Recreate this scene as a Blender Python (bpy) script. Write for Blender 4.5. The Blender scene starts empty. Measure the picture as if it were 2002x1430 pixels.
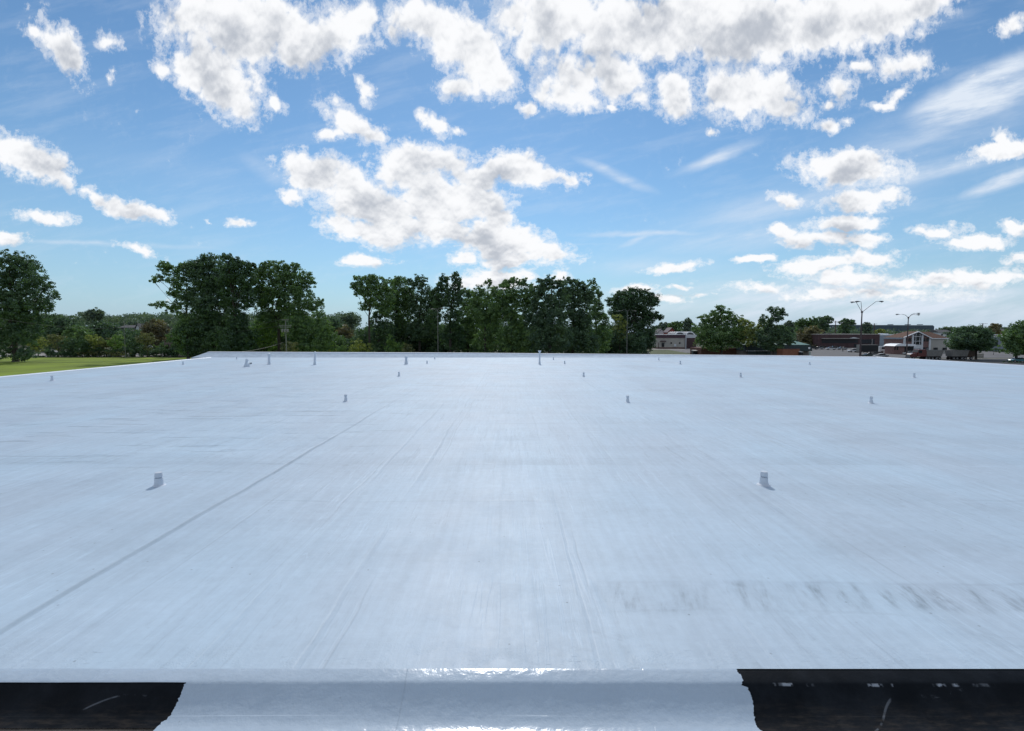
import bpy, math, random
import numpy as np
from mathutils import Vector, Matrix, noise as mnoise
R = math.radians
random.seed(7)
scene = bpy.context.scene
COL = scene.collection

# ---------------------------------------------------------------- camera, world, sun, exposure
FPX = 980.0; PITCH = R(3.8); CAMZ = 2.4
GZ = -6.6                      # ground level, roof level is z = 0
cam_d = bpy.data.cameras.new("camera"); cam = bpy.data.objects.new("camera", cam_d); COL.objects.link(cam)
cam.location = (0, 0, CAMZ); cam.rotation_euler = (math.pi/2 - PITCH, 0, 0)
cam_d.sensor_width = 36; cam_d.lens = 36*FPX/2002; cam_d.clip_end = 20000; cam_d.clip_start = 0.05
scene.camera = cam
scene.view_settings.view_transform = 'Standard'; scene.view_settings.look = 'None'
scene.view_settings.gamma = 1; scene.view_settings.exposure = 0.0
SUN_EL, SUN_AZ = 42.5, -2.0      # degrees; azimuth measured from +Y towards +X
SKY_STRENGTH = 0.1

def ray(px, py):
    u, v = (px-1001)/FPX, (715-py)/FPX
    c, s = math.cos(PITCH), math.sin(PITCH)
    return (u, c + s*v, -s + c*v)
def at(px, py, Y):
    d = ray(px, py); k = Y/d[1]
    return (d[0]*k, Y, CAMZ + d[2]*k)
def on_z(px, py, z=0.0):
    d = ray(px, py); k = (z-CAMZ)/d[2]
    return (d[0]*k, d[1]*k, z)
def WX(px, Y): return at(px, 650, Y)[0]
def WZ(py, Y): return at(1001, py, Y)[2]
def MPX(Y): return Y/FPX

class NT:
    """small helper to write node trees"""
    def __init__(s, nt): s.nt = nt
    def n(s, typ, **kw):
        nd = s.nt.nodes.new(typ)
        for k, v in kw.items(): setattr(nd, k, v)
        return nd
    def put(s, sock, v):
        if isinstance(v, bpy.types.NodeSocket): s.nt.links.new(v, sock)
        elif v is not None: sock.default_value = v
    def m(s, op, a, b=None, c=None, clamp=False):
        nd = s.n('ShaderNodeMath', operation=op, use_clamp=clamp)
        s.put(nd.inputs[0], a)
        if b is not None: s.put(nd.inputs[1], b)
        if c is not None: s.put(nd.inputs[2], c)
        return nd.outputs[0]
    def vm(s, op, a, b=None):
        nd = s.n('ShaderNodeVectorMath', operation=op)
        s.put(nd.inputs[0], a)
        if b is not None:
            if op == 'SCALE': s.put(nd.inputs['Scale'], b)
            else: s.put(nd.inputs[1], b)
        return nd.outputs[0]
    def xyz(s, x, y, z):
        nd = s.n('ShaderNodeCombineXYZ'); s.put(nd.inputs[0], x); s.put(nd.inputs[1], y); s.put(nd.inputs[2], z); return nd.outputs[0]
    def sep(s, v):
        nd = s.n('ShaderNodeSeparateXYZ'); s.put(nd.inputs[0], v); return nd.outputs
    def noise(s, vec, scale, detail=4, rough=0.5, dist=0.0, col=False, dims='3D'):
        nd = s.n('ShaderNodeTexNoise'); nd.noise_dimensions = dims
        s.put(nd.inputs['Vector'], vec); s.put(nd.inputs['Scale'], scale); s.put(nd.inputs['Detail'], detail)
        s.put(nd.inputs['Roughness'], rough); s.put(nd.inputs['Distortion'], dist)
        return nd.outputs['Color' if col else 'Fac']
    def ss(s, v, a, b, lo=0.0, hi=1.0):
        nd = s.n('ShaderNodeMapRange', interpolation_type='SMOOTHSTEP')
        s.put(nd.inputs['Value'], v)
        nd.inputs['From Min'].default_value = a; nd.inputs['From Max'].default_value = b
        nd.inputs['To Min'].default_value = lo; nd.inputs['To Max'].default_value = hi
        return nd.outputs[0]
    def mix(s, f, a, b):
        nd = s.n('ShaderNodeMix', data_type='RGBA'); s.put(nd.inputs[0], f)
        s.put(nd.inputs[6], a); s.put(nd.inputs[7], b); return nd.outputs[2]

def C4(c): return (c[0], c[1], c[2], 1.0)

# ---- sky: Nishita plus procedural clouds laid out by direction
world = bpy.data.worlds.new("World"); scene.world = world; world.use_nodes = True
wt = world.node_tree; wt.nodes.clear(); W = NT(wt)
sky = W.n('ShaderNodeTexSky'); sky.sky_type = 'NISHITA'; sky.sun_disc = False
sky.sun_elevation = R(SUN_EL); sky.sun_rotation = R(SUN_AZ); sky.altitude = 200
sky.air_density = 1.0; sky.dust_density = 0.15; sky.ozone_density = 3.0
geo = W.n('ShaderNodeTexCoord'); dirv = geo.outputs['Generated']
dx, dy, dz = W.sep(dirv)
dys = W.m('MAXIMUM', dy, 0.02)
PX = W.m('MULTIPLY', W.m('DIVIDE', dx, dys), FPX)
PZ = W.m('MULTIPLY', W.m('DIVIDE', dz, dys), FPX)
P = W.xyz(PX, PZ, 0.0)
lnz = W.m('MULTIPLY', W.m('LOGARITHM', W.m('ADD', W.m('DIVIDE', W.m('MAXIMUM', PZ, -60.0), 340.0), 1.0), math.e), 690.0)
Q = W.xyz(PX, lnz, 0.0)
def vecwarp(src, scale, amp, detail=2):
    c = W.noise(src, scale, detail, 0.55, col=True, dims='2D')
    return W.vm('SCALE', W.vm('SUBTRACT', c, (0.5, 0.5, 0.5)), amp)
w1 = W.vm('ADD', vecwarp(Q, 1/90.0, 50.0, 2), vecwarp(Q, 1/23.0, 20.0, 3))
wz = W.sep(w1)
w1 = W.xyz(wz[0], W.m('MULTIPLY', wz[1], 0.55), 0.0)
Pw = W.vm('ADD', P, w1)
CUM = [ # cx, cy, rx, ry, rotation (down to the right positive), weight
 (122,95,88,34,52,1),(75,62,36,20,20,.9),(215,78,30,20,30,.75),(222,150,10,15,0,.8),
 (480,55,170,80,0,1.25),(430,150,105,68,40,1.2),(375,140,60,40,40,1.0),(620,70,110,60,0,1.1),(700,45,50,40,0,1.05),(400,25,80,55,0,1.2),(580,105,80,36,8,1.0),(475,205,38,28,30,1.),
 (540,206,26,16,40,.75),(308,140,30,14,35,.7),
 (860,50,100,46,14,1.1),(905,90,105,58,28,1.2),(945,130,80,56,30,1.1),(895,172,46,26,0,1.0),(775,60,25,24,0,.8),
 (1090,30,120,70,10,1.2),(1250,55,190,70,0,1.35),(1450,50,220,75,0,1.4),(1640,40,190,62,-8,1.3),(1780,15,100,42,-22,1.1),(1010,30,45,60,30,.95),(1030,90,38,55,40,.95),
 (1110,150,66,60,20,1.1),(1190,150,66,56,10,1.1),(1110,190,70,26,10,1.0),(1322,182,50,48,-30,1.15),(1250,192,38,18,0,.85),(1475,182,105,56,4,1.2),(1530,215,60,32,0,1.05),(1410,170,46,40,0,.95),
 (1650,172,34,36,-20,.9),(1620,200,26,10,-10,.8),(1765,130,66,30,0,.95),(1680,128,56,14,0,.8),(1752,180,42,15,-40,.85),(1722,204,32,10,0,.8),(1615,245,34,15,0,.85),(1655,238,12,12,0,.75),(1390,258,16,10,0,.8),(1036,217,18,18,0,.95),(1200,212,18,10,0,.85),(1978,52,34,22,-25,.85),
 (714,172,38,16,58,.95),(685,238,74,26,33,1.0),(720,262,42,24,20,1.),(650,264,28,14,-12,.8),(850,244,40,19,35,1.05),(895,256,20,10,20,.75),
 (612,338,68,44,15,1.2),(705,378,96,46,18,1.25),(800,322,86,38,5,1.2),(870,316,66,30,10,1.15),(745,412,112,38,0,1.2),(870,398,120,54,0,1.3),(1000,328,66,34,4,1.2),(1108,352,38,17,10,1.0),(1055,345,44,20,0,.9),
 (930,350,66,30,0,1.15),(930,385,80,30,10,1.15),(1000,465,80,30,8,1.15),(790,345,70,26,0,1.1),(690,350,60,30,30,1.1),(960,450,60,26,10,1.1),(820,360,90,30,0,1.1),(1020,500,90,22,4,1.1),(660,438,46,22,15,1.1),(745,455,98,32,5,1.2),(870,450,100,34,5,1.2),(975,472,92,36,6,1.25),(1065,492,66,26,6,1.15),(975,420,36,28,0,.9),(578,388,30,17,20,.95),(1000,510,70,16,0,1.0),
 (52,308,92,38,20,1.2),(130,352,66,20,32,1.0),(195,388,70,15,32,.95),(262,408,76,19,14,1.1),(88,424,60,15,4,1.05),(22,470,36,14,6,1.1),(268,491,48,11,14,.9),(470,434,27,10,4,.95),(410,432,8,4,0,.7),
 (722,511,56,12,0,1.1),(898,508,34,15,4,1.1),(965,548,100,25,0,1.2),(1100,540,30,14,0,1.0),
 (1655,330,104,34,2,1.35),(1690,318,62,25,0,1.2),(1538,390,38,15,4,1.2),(1688,393,82,22,-6,1.25),(1648,438,76,20,-2,1.2),(1530,456,40,15,8,1.05),(1610,470,90,18,0,1.1),(1690,470,46,16,0,1.0),(1700,503,72,18,3,1.1),(1590,520,92,17,-5,1.15),(1640,540,96,20,0,1.0),
 (1318,521,68,9,-6,1.15),(1475,504,37,8,0,1.15),(1838,452,56,15,2,1.1),(1905,474,76,16,0,1.15),(1982,446,36,18,5,1.0),(1958,296,66,20,-10,1.05),(1965,268,24,24,0,.95),(1990,508,34,11,0,.9),
 (1485,563,68,13,0,1.0),(1330,559,34,5,0,1.0),(1375,575,25,5,0,.95),(1250,566,52,12,0,.95),(1880,548,190,20,-2,1.05),(1650,575,130,16,0,.85),(1310,583,46,9,0,.8),(1760,575,160,14,0,.8)]
CIR = [(1405,306,88,13,-22,.7),(1205,343,82,12,22,.62),(1930,180,160,44,-24,1.15),(1800,338,230,22,-13,.6),(1965,356,84,15,-20,.8),(1280,457,150,7,-1,.6),(1245,470,40,8,-25,.5),(1560,400,330,40,-10,.42),(1450,460,260,36,-6,.42),(1700,600,520,70,0,.75),(530,340,70,24,30,.4),(1850,250,260,60,-16,.4),(330,330,330,60,10,.15),(200,478,260,6,2,.4),(1250,520,260,26,0,.3),(1000,478,300,3,0,.3)]
def blob_field(lst, src):
    acc = None
    for cx, cy, rx, ry, rot, wgt in lst:
        d = ray(cx, cy); c = (FPX*d[0]/d[1], FPX*d[2]/d[1], 0)
        mp = W.n('ShaderNodeMapping', vector_type='TEXTURE')
        W.put(mp.inputs['Vector'], src)
        mp.inputs['Location'].default_value = c
        mp.inputs['Rotation'].default_value = (0, 0, -R(rot))
        k = 1.4
        mp.inputs['Scale'].default_value = (rx*k, ry*k, 1)
        g = W.n('ShaderNodeTexGradient', gradient_type='SPHERICAL'); W.put(g.inputs['Vector'], mp.outputs[0])
        v = W.m('MULTIPLY', g.outputs['Fac'], wgt) if abs(wgt-1) > .01 else g.outputs['Fac']
        if acc is None: acc = v
        else:
            nd = W.n('ShaderNodeMath', operation='SMOOTH_MAX'); W.put(nd.inputs[0], acc); W.put(nd.inputs[1], v); nd.inputs[2].default_value = 0.10
            acc = nd.outputs[0]
    return acc
F = blob_field(CUM, Pw)
FU = blob_field(CUM, W.vm('ADD', W.vm('ADD', P, W.vm('SCALE', w1, 0.7)), (0.0, 15.0, 0.0)))
def billow(src):
    n1 = W.noise(src, 1/72.0, 8, 0.59, dims='2D')
    vo = W.n('ShaderNodeTexVoronoi', feature='F1'); vo.voronoi_dimensions = '2D'; W.put(vo.inputs['Vector'], src); vo.inputs['Scale'].default_value = 1/34.0
    vo.inputs['Detail'].default_value = 2.0; vo.inputs['Roughness'].default_value = .5
    return W.m('ADD', W.m('MULTIPLY', W.m('SUBTRACT', n1, 0.5), 2.3), W.m('MULTIPLY', W.m('SUBTRACT', 0.42, vo.outputs['Distance']), 0.5))
Qd = W.vm('ADD', Q, vecwarp(Q, 1/22.0, 9.0, 2))
B0 = billow(Qd)
B1 = billow(W.vm('ADD', Qd, (0.0, 7.0, 0.0)))
fine = W.m('SUBTRACT', W.noise(Qd, 1/15.0, 6, 0.72, dims='2D'), 0.5)
dens = W.m('ADD', W.m('MULTIPLY', W.m('SUBTRACT', F, 0.305), 1.5), W.m('ADD', W.m('MULTIPLY', B0, 0.70), W.m('MULTIPLY', fine, 0.54)))
alpha = W.ss(dens, -0.12, 0.46)
fringe = W.m('MULTIPLY', W.ss(W.m('ADD', dens, W.m('MULTIPLY', fine, 1.5)), -0.42, 0.25), W.ss(F, 0.06, 0.22, 0.0, 0.50))
alpha = W.m('MAXIMUM', alpha, fringe)
relief = W.m('MULTIPLY', W.m('SUBTRACT', B0, B1), 1.0)
lowN = W.noise(Q, 1/84.0, 3, 0.45, dims='2D')
thick = W.m('ADD', W.m('MULTIPLY', FU, 1.0), W.m('MULTIPLY', W.m('SUBTRACT', lowN, 0.5), 3.2))
thick = W.m('ADD', thick, W.m('MULTIPLY', dens, 0.25))
thick = W.m('SUBTRACT', thick, W.m('MULTIPLY', relief, 1.0))
thick = W.m('ADD', thick, W.m('MULTIPLY', fine, 0.08))
shade = W.ss(thick, 0.42, 2.15)
CW = (0.97, 0.98, 1.0, 1); CG = (0.49, 0.53, 0.60, 1)
ccol = W.mix(shade, CW, CG)
gm = W.n('ShaderNodeGamma'); W.put(gm.inputs[0], W.vm('SCALE', sky.outputs[0], SKY_STRENGTH)); gm.inputs[1].default_value = 1.12
skyc = W.vm('SCALE', W.vm('MULTIPLY', gm.outputs[0], (0.83, 1.07, 1.10)), 1/SKY_STRENGTH)
hz = W.m('POWER', 2.718, W.m('MULTIPLY', W.m('MAXIMUM', dz, 0.0), -6.5))
skyc = W.mix(W.m('MULTIPLY', hz, 0.93), skyc, tuple([c/SKY_STRENGTH for c in (0.37, 0.50, 0.66)]+[1]))
# thin high cloud
Fc = blob_field(CIR, W.vm('ADD', P, W.vm('SCALE', w1, 0.35)))
mp = W.n('ShaderNodeMapping', vector_type='TEXTURE'); W.put(mp.inputs['Vector'], P); mp.inputs['Rotation'].default_value = (0, 0, R(13)); mp.inputs['Scale'].default_value = (5.5, 1, 1)
st = W.noise(mp.outputs[0], 1/38.0, 5, 0.62, dims='2D')
cir = W.m('MULTIPLY', W.ss(Fc, 0.0, 0.7), W.ss(st, 0.25, 0.8, 0.35, 1.25))
cir = W.m('MULTIPLY', cir, 0.95, clamp=True)
veil = W.m('MULTIPLY', W.ss(st, 0.40, 0.80), 0.15)
cir = W.m('MAXIMUM', cir, veil)
inv = 1.0/SKY_STRENGTH
def sc(c): return W.vm('SCALE', c, inv)
s1 = W.mix(cir, skyc, sc((0.74, 0.82, 0.93)))
front = W.ss(dy, 0.02, 0.2)
s2 = W.mix(W.m('MULTIPLY', alpha, front), s1, sc(ccol))
s3 = W.mix(W.ss(dz, -0.01, 0.06, 0.30, 0.0), s2, sc((0.40, 0.55, 0.68)))
zp = W.m('ADD', W.m('MAXIMUM', dz, 0.0), 0.12)
OV = W.xyz(W.m('DIVIDE', dx, zp), W.m('DIVIDE', dy, zp), 0.0)
ovn = W.noise(OV, 0.9, 6, 0.6, dims='2D')
om = W.m('MAXIMUM', W.ss(dz, 0.60, 0.68), W.ss(dy, 0.12, 0.40, 1.0, 0.0))
om = W.m('MULTIPLY', W.m('MULTIPLY', om, W.ss(ovn, 0.42, 0.54)), W.ss(dz, 0.0, 0.05))
s3 = W.mix(om, s3, sc((0.55, 0.58, 0.63)))
bg = W.n('ShaderNodeBackground'); W.put(bg.inputs[0], s3); bg.inputs[1].default_value = SKY_STRENGTH
wo = W.n('ShaderNodeOutputWorld'); wt.links.new(bg.outputs[0], wo.inputs[0])
world.cycles.sampling_method = 'NONE'

sun_d = bpy.data.lights.new("sun", 'SUN'); sun = bpy.data.objects.new("sun", sun_d); COL.objects.link(sun)
sun_d.energy = 2.05; sun_d.angle = R(1.0); sun_d.color = (1.0, 0.97, 0.93)
sd = Vector((math.sin(R(SUN_AZ))*math.cos(R(SUN_EL)), math.cos(R(SUN_AZ))*math.cos(R(SUN_EL)), math.sin(R(SUN_EL))))
sun.rotation_euler = sd.to_track_quat('Z', 'Y').to_euler(); sun.location = (0, 0, 60)
scene.render.engine = 'CYCLES'
scene.cycles.use_denoising = True
scene.cycles.max_bounces = 6; scene.cycles.diffuse_bounces = 3; scene.cycles.glossy_bounces = 3; scene.cycles.transmission_bounces = 3
scene.cycles.sample_clamp_indirect = 6
#SKY_END

# ---------------------------------------------------------------- helpers
class MB:
    def __init__(s): s.v = []; s.f = []
    def quad(s, a, b, c, d):
        n = len(s.v); s.v += [tuple(a), tuple(b), tuple(c), tuple(d)]; s.f.append((n, n+1, n+2, n+3)); return s
    def box(s, x0, x1, y0, y1, z0, z1):
        n = len(s.v)
        s.v += [(x, y, z) for z in (z0, z1) for x, y in ((x0, y0), (x1, y0), (x1, y1), (x0, y1))]
        s.f += [(n, n+3, n+2, n+1), (n+4, n+5, n+6, n+7), (n, n+1, n+5, n+4), (n+1, n+2, n+6, n+5), (n+2, n+3, n+7, n+6), (n+3, n, n+4, n+7)]
        return s
    def prism(s, pts, axis, a, b):
        """extrude a closed outline along an axis; pts are the two other coordinates"""
        n = len(s.v); k = len(pts)
        for t in (a, b):
            for p, q in pts:
                s.v.append({'x': (t, p, q), 'y': (p, t, q), 'z': (p, q, t)}[axis])
        s.f += [tuple(range(n+k-1, n-1, -1)), tuple(range(n+k, n+2*k))]
        s.f += [(n+i, n+(i+1) % k, n+k+(i+1) % k, n+k+i) for i in range(k)]
        return s
    def tube(s, pts, rad, seg=8, cap=True):
        pts = [Vector(p) for p in pts]; n0 = len(s.v)
        if not isinstance(rad, (list, tuple)): rad = [rad]*len(pts)
        up = None
        for i, p in enumerate(pts):
            t = (pts[min(i+1, len(pts)-1)] - pts[max(i-1, 0)]).normalized()
            if up is None: up = Vector((1, 0, 0)) if abs(t.x) < .8 else Vector((0, 1, 0))
            a = t.cross(up).normalized(); b = t.cross(a).normalized()
            up = -b.cross(t).normalized() if False else up
            for k in range(seg):
                an = 2*math.pi*k/seg
                s.v.append(tuple(p + (a*math.cos(an) + b*math.sin(an))*rad[i]))
        for i in range(len(pts)-1):
            for k in range(seg):
                q = n0+i*seg; s.f.append((q+k, q+(k+1) % seg, q+seg+(k+1) % seg, q+seg+k))
        if cap:
            s.f.append(tuple(range(n0, n0+seg))); q = n0+(len(pts)-1)*seg; s.f.append(tuple(range(q+seg-1, q-1, -1)))
        return s
    def lathe(s, prof, c=(0, 0, 0), seg=24):
        n0 = len(s.v)
        for r, z in prof:
            for k in range(seg):
                a = 2*math.pi*k/seg; s.v.append((c[0]+r*math.cos(a), c[1]+r*math.sin(a), c[2]+z))
        for i in range(len(prof)-1):
            for k in range(seg):
                q = n0+i*seg; s.f.append((q+k, q+(k+1) % seg, q+seg+(k+1) % seg, q+seg+k))
        q = n0+(len(prof)-1)*seg; s.f.append(tuple(range(q, q+seg)))
        return s
    def build(s, name, mat, parent=None, smooth=False, bevel=0):
        me = bpy.data.meshes.new(name); me.from_pydata(s.v, [], s.f); me.update()
        me.materials.append(mat)
        if smooth:
            me.polygons.foreach_set('use_smooth', [True]*len(me.polygons))
            try: me.set_sharp_from_angle(angle=R(40))
            except Exception: pass
        o = bpy.data.objects.new(name, me); COL.objects.link(o)
        if parent is not None:
            o.parent = parent
            o.matrix_parent_inverse = Matrix.Translation(-parent.location) if parent.type == 'EMPTY' and parent.parent is None else (parent.matrix_parent_inverse.copy() if False else Matrix.Identity(4))
        if bevel:
            b = o.modifiers.new('bevel', 'BEVEL'); b.width = bevel; b.segments = 2; b.limit_method = 'ANGLE'
        return o
def tag(o, label=None, cat=None, group=None, kind=None):
    if label: o['label'] = label
    if cat: o['category'] = cat
    if group: o['group'] = group
    if kind: o['kind'] = kind
    return o
def thing(name, loc, label, cat, group=None):
    o = bpy.data.objects.new(name, None); o.empty_display_size = .2; COL.objects.link(o); o.location = loc
    return tag(o, label, cat, group)

def mat(name, color, rough=.8, metal=0, spec=.5, var=0.0, vscale=1.0, bump=0.0, bscale=10, stretch=(1, 1, 1), coat=0):
    m = bpy.data.materials.new(name); m.use_nodes = True; t = NT(m.node_tree)
    b = m.node_tree.nodes['Principled BSDF']
    b.inputs['Base Color'].default_value = C4(color); b.inputs['Roughness'].default_value = rough
    b.inputs['Metallic'].default_value = metal; b.inputs['Specular IOR Level'].default_value = spec
    if coat: b.inputs['Coat Weight'].default_value = coat; b.inputs['Coat Roughness'].default_value = .15
    if var or bump:
        tc = t.n('ShaderNodeNewGeometry').outputs['Position']
        v = t.vm('MULTIPLY', tc, stretch)
        if var:
            n = t.noise(v, vscale, 6, .6)
            f = t.ss(n, .25, .75, 1-var, 1+var)
            t.put(b.inputs['Base Color'], t.vm('SCALE', C4(color)[:3], f))
        if bump:
            bn = t.n('ShaderNodeBump'); t.put(bn.inputs['Height'], t.noise(v, bscale, 5, .6)); bn.inputs['Strength'].default_value = bump
            bn.inputs['Distance'].default_value = .03
            t.put(b.inputs['Normal'], bn.outputs[0])
    return m

# ---------------------------------------------------------------- materials
WHITE_COAT = (0.485, 0.588, 0.695)
def roof_material():
    m = bpy.data.materials.new("white_roof_coating"); m.use_nodes = True; t = NT(m.node_tree)
    b = m.node_tree.nodes['Principled BSDF']
    pos = t.n('ShaderNodeNewGeometry').outputs['Position']
    x, y, z = t.sep(pos)
    # wobble shared by seams
    wob = t.m('MULTIPLY', t.m('SUBTRACT', t.noise(t.vm('MULTIPLY', pos, (.3, .55, 1)), 1.0, 3, .5), .5), .16)
    xw = t.m('ADD', x, wob)
    yw = t.m('ADD', y, t.m('MULTIPLY', t.m('SUBTRACT', t.noise(t.vm('MULTIPLY', pos, (.5, .3, 1)), 1.0, 3, .5), .5), .18))
    # streaks of the roller running away from the camera
    n_low = t.noise(t.vm('MULTIPLY', pos, (.35, .16, 1)), 1.0, 5, .6)
    n_str = t.noise(t.vm('MULTIPLY', pos, (2.6, .13, 1)), 1.0, 6, .68)
    n_str2 = t.noise(t.vm('MULTIPLY', pos, (11., .8, 1)), 1.0, 5, .65)
    n_crs = t.noise(t.vm('MULTIPLY', pos, (.10, 1.6, 1)), 1.0, 6, .62)
    n_fin = t.noise(pos, 9.0, 8, .72)
    n_grt = t.noise(pos, 60.0, 4, .7)
    def line(v, c, w):      # one soft line at v = c
        return t.ss(t.m('ABSOLUTE', t.m('SUBTRACT', v, c)), w*.35, w, 1.0, 0.0)
    def step(v, c, w): return t.ss(v, c-w, c+w)
    h = None; dark = None
    def add(a, c): return c if a is None else t.m('ADD', a, c)
    # lap seams along Y at irregular spacing: a step up and a shallow groove
    for c, w, amp in [(-4.10, .030, 2.0), (-.15, .012, .22), (.62, .012, .22), (1.9, .012, .2), (3.6, .03, .35), (5.7, .02, .5), (8.3, .03, .4), (-1.55, .02, .45), (-6.3, .03, .4), (-9.2, .03, .4), (11.5, .03, .4), (-12.5, .03, .4), (15.2, .03, .4), (-2.3, .02, .35)]:
        fade = t.ss(t.noise(t.vm('MULTIPLY', pos, (.6, .25, 1)), .9 + abs(c)*.01, 2, .5), .36, .58) if abs(c+4.10) > .01 else t.m('MULTIPLY', t.ss(y, 7.0, 20.0, 1.0, .12), t.ss(t.noise(pos, .8, 3, .5), .25, .5, .45, 1.0))
        l = t.m('MULTIPLY', line(xw, c, w*2.0), fade)
        h = add(h, t.m('MULTIPLY', l, -amp*.006))
        h = add(h, t.m('MULTIPLY', t.m('MULTIPLY', step(xw, c, w), fade), amp*.0045 if (int(c*10) % 2) else -amp*.0045))
        if abs(c+4.10) < .01: h = add(h, t.m('MULTIPLY', l, amp*.004))
        dark = add(dark, t.m('MULTIPLY', l, amp*.10))
    for c in [9.4, 7.0, 13.1, 16.2, 20.4, 24.8, 29.5, 35.2, 41.0]:
        fade = t.ss(t.noise(t.vm('MULTIPLY', pos, (.45, .5, 1)), 1.0 + c*.013, 3, .5), .48, .62)
        l = t.m('MULTIPLY', line(yw, c, .03+c*.002), fade)
        dark = add(dark, t.m('MULTIPLY', l, .055))
        h = add(h, t.m('MULTIPLY', l, -.002))
    # sheets about a metre wide: every lap leaves a faint line, each sheet its own tone
    per = 1.04
    u_ = t.m('DIVIDE', t.m('ADD', xw, .31), per)
    fr = t.m('ABSOLUTE', t.m('SUBTRACT', t.m('FRACT', u_), .5))
    lapn = t.noise(t.vm('MULTIPLY', pos, (.9, .22, 1)), 1.0, 3, .5)
    lap = t.m('MULTIPLY', t.ss(fr, .484, .499), t.ss(lapn, .44, .60))
    dark = add(dark, t.m('MULTIPLY', lap, .11)); h = add(h, t.m('MULTIPLY', lap, -.0009))
    lap2 = t.m('MULTIPLY', t.ss(t.m('ABSOLUTE', t.m('SUBTRACT', t.m('FRACT', t.m('ADD', u_, .035)), .5)), .488, .499), t.ss(lapn, .50, .66))
    h = add(h, t.m('MULTIPLY', lap2, .0012)); dark = add(dark, t.m('MULTIPLY', lap2, -.04))
    wn_ = t.n('ShaderNodeTexWhiteNoise'); wn_.noise_dimensions = '2D'
    fl = t.m('FLOOR', u_)
    t.put(wn_.inputs['Vector'], t.xyz(fl, t.m('FLOOR', t.m('ADD', t.m('DIVIDE', yw, 7.3), t.m('MULTIPLY', fl, .37))), 0.0))
    dark = add(dark, t.m('MULTIPLY', t.m('SUBTRACT', wn_.outputs['Value'], .5), .035))
    # pale brushed ridges, strongest on the right
    rn = t.noise(t.vm('MULTIPLY', pos, (2.2, .11, 1)), 1.0, 3, .5)
    ridge = t.ss(t.m('ABSOLUTE', t.m('SUBTRACT', rn, .5)), .0, .012, 1, 0)
    rmask = t.m('MULTIPLY', t.ss(t.noise(t.vm('MULTIPLY', pos, (.35, .3, 1)), 1.0, 3, .5), .46, .6), t.ss(y, 3.6, 5.5))
    dark = add(dark, t.m('MULTIPLY', t.m('MULTIPLY', ridge, rmask), -.055))
    h = add(h, t.m('MULTIPLY', t.m('MULTIPLY', ridge, rmask), .0010))
    rn2 = t.noise(t.vm('MULTIPLY', t.vm('ADD', pos, (37, 11, 0)), (5.8, .26, 1)), 1.0, 3, .55)
    rg2 = t.m('MULTIPLY', t.ss(t.m('ABSOLUTE', t.m('SUBTRACT', rn2, .5)), .0, .014, 1, 0), t.ss(t.noise(t.vm('MULTIPLY', pos, (.5, .4, 1)), 1.0, 3, .5), .44, .58))
    dark = add(dark, t.m('MULTIPLY', rg2, -.085)); h = add(h, t.m('MULTIPLY', rg2, .0008))
    rn3 = t.noise(t.vm('MULTIPLY', t.vm('ADD', pos, (5, 71, 0)), (7.5, .4, 1)), 1.0, 3, .55)
    rg3 = t.m('MULTIPLY', t.ss(t.m('ABSOLUTE', t.m('SUBTRACT', rn3, .5)), .0, .012, 1, 0), t.ss(t.noise(t.vm('MULTIPLY', pos, (.4, .5, 1)), 1.3, 3, .5), .46, .58))
    dark = add(dark, t.m('MULTIPLY', rg3, .075))
    # short dark creases across, thick on the far left
    cn = t.noise(t.vm('MULTIPLY', pos, (.42, 3.6, 1)), 1.0, 4, .6)
    cz = t.m('MULTIPLY', t.ss(x, -1.5, -4.5), t.m('MULTIPLY', t.ss(y, 7, 11), t.ss(y, 40, 28)))
    cre = t.m('MULTIPLY', t.ss(cn, .585, .65), cz)
    fw = t.noise(t.vm('MULTIPLY', pos, (3.4, .30, 1)), 1.0, 4, .62)
    fwl = t.m('MULTIPLY', t.ss(t.m('ABSOLUTE', t.m('SUBTRACT', fw, .5)), .0, .016, 1, 0), t.m('MULTIPLY', t.ss(y, 6, 11), t.ss(n_low, .40, .56)))
    dark = add(dark, t.m('MULTIPLY', fwl, .075)); h = add(h, t.m('MULTIPLY', fwl, -.0012))
    bl = t.noise(t.vm('MULTIPLY', pos, (.8, 5.5, 1)), 1.0, 4, .6)
    dark = add(dark, t.m('MULTIPLY', t.m('MULTIPLY', t.ss(bl, .62, .68), t.ss(y, 5, 9)), -.06))
    dark = add(dark, t.m('MULTIPLY', cre, .17)); h = add(h, t.m('MULTIPLY', cre, -.008))
    n_mid = t.noise(t.vm('MULTIPLY', pos, (.9, .7, 1)), 1.0, 6, .62)
    # ponding stains: soft greyer pools with a faint rim
    pond = t.noise(t.vm('MULTIPLY', pos, (.28, .42, 1)), 1.0, 5, .55)
    dark = add(dark, t.m('MULTIPLY', t.ss(pond, .54, .60), .045))
    dark = add(dark, t.m('MULTIPLY', t.ss(t.m('ABSOLUTE', t.m('SUBTRACT', pond, .56)), 0, .01, 1, 0), .03))
    # broad cross band (ponding marks)
    dark = add(dark, t.m('MULTIPLY', t.m('MULTIPLY', t.m('MULTIPLY', step(yw, 8.95, .05), t.ss(yw, 9.0, 9.9, 1, 0)), t.ss(n_low, .35, .6)), .08))
    # scuffed, dirtier traffic around the near right with a thin patch outline
    pe = t.m('MULTIPLY', t.m('MAXIMUM', line(t.m('ADD', yw, t.m('MULTIPLY', t.m('SUBTRACT', n_fin, .5), .03)), 4.66, .03), line(t.m('ADD', yw, t.m('MULTIPLY', t.m('SUBTRACT', n_low, .5), .5)), 4.17, .03)), t.m('MULTIPLY', t.ss(x, .7, .9), t.ss(t.noise(t.vm('MULTIPLY', pos, (1.1, .1, 1)), 1.0, 3, .5), .38, .6)))
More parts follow.
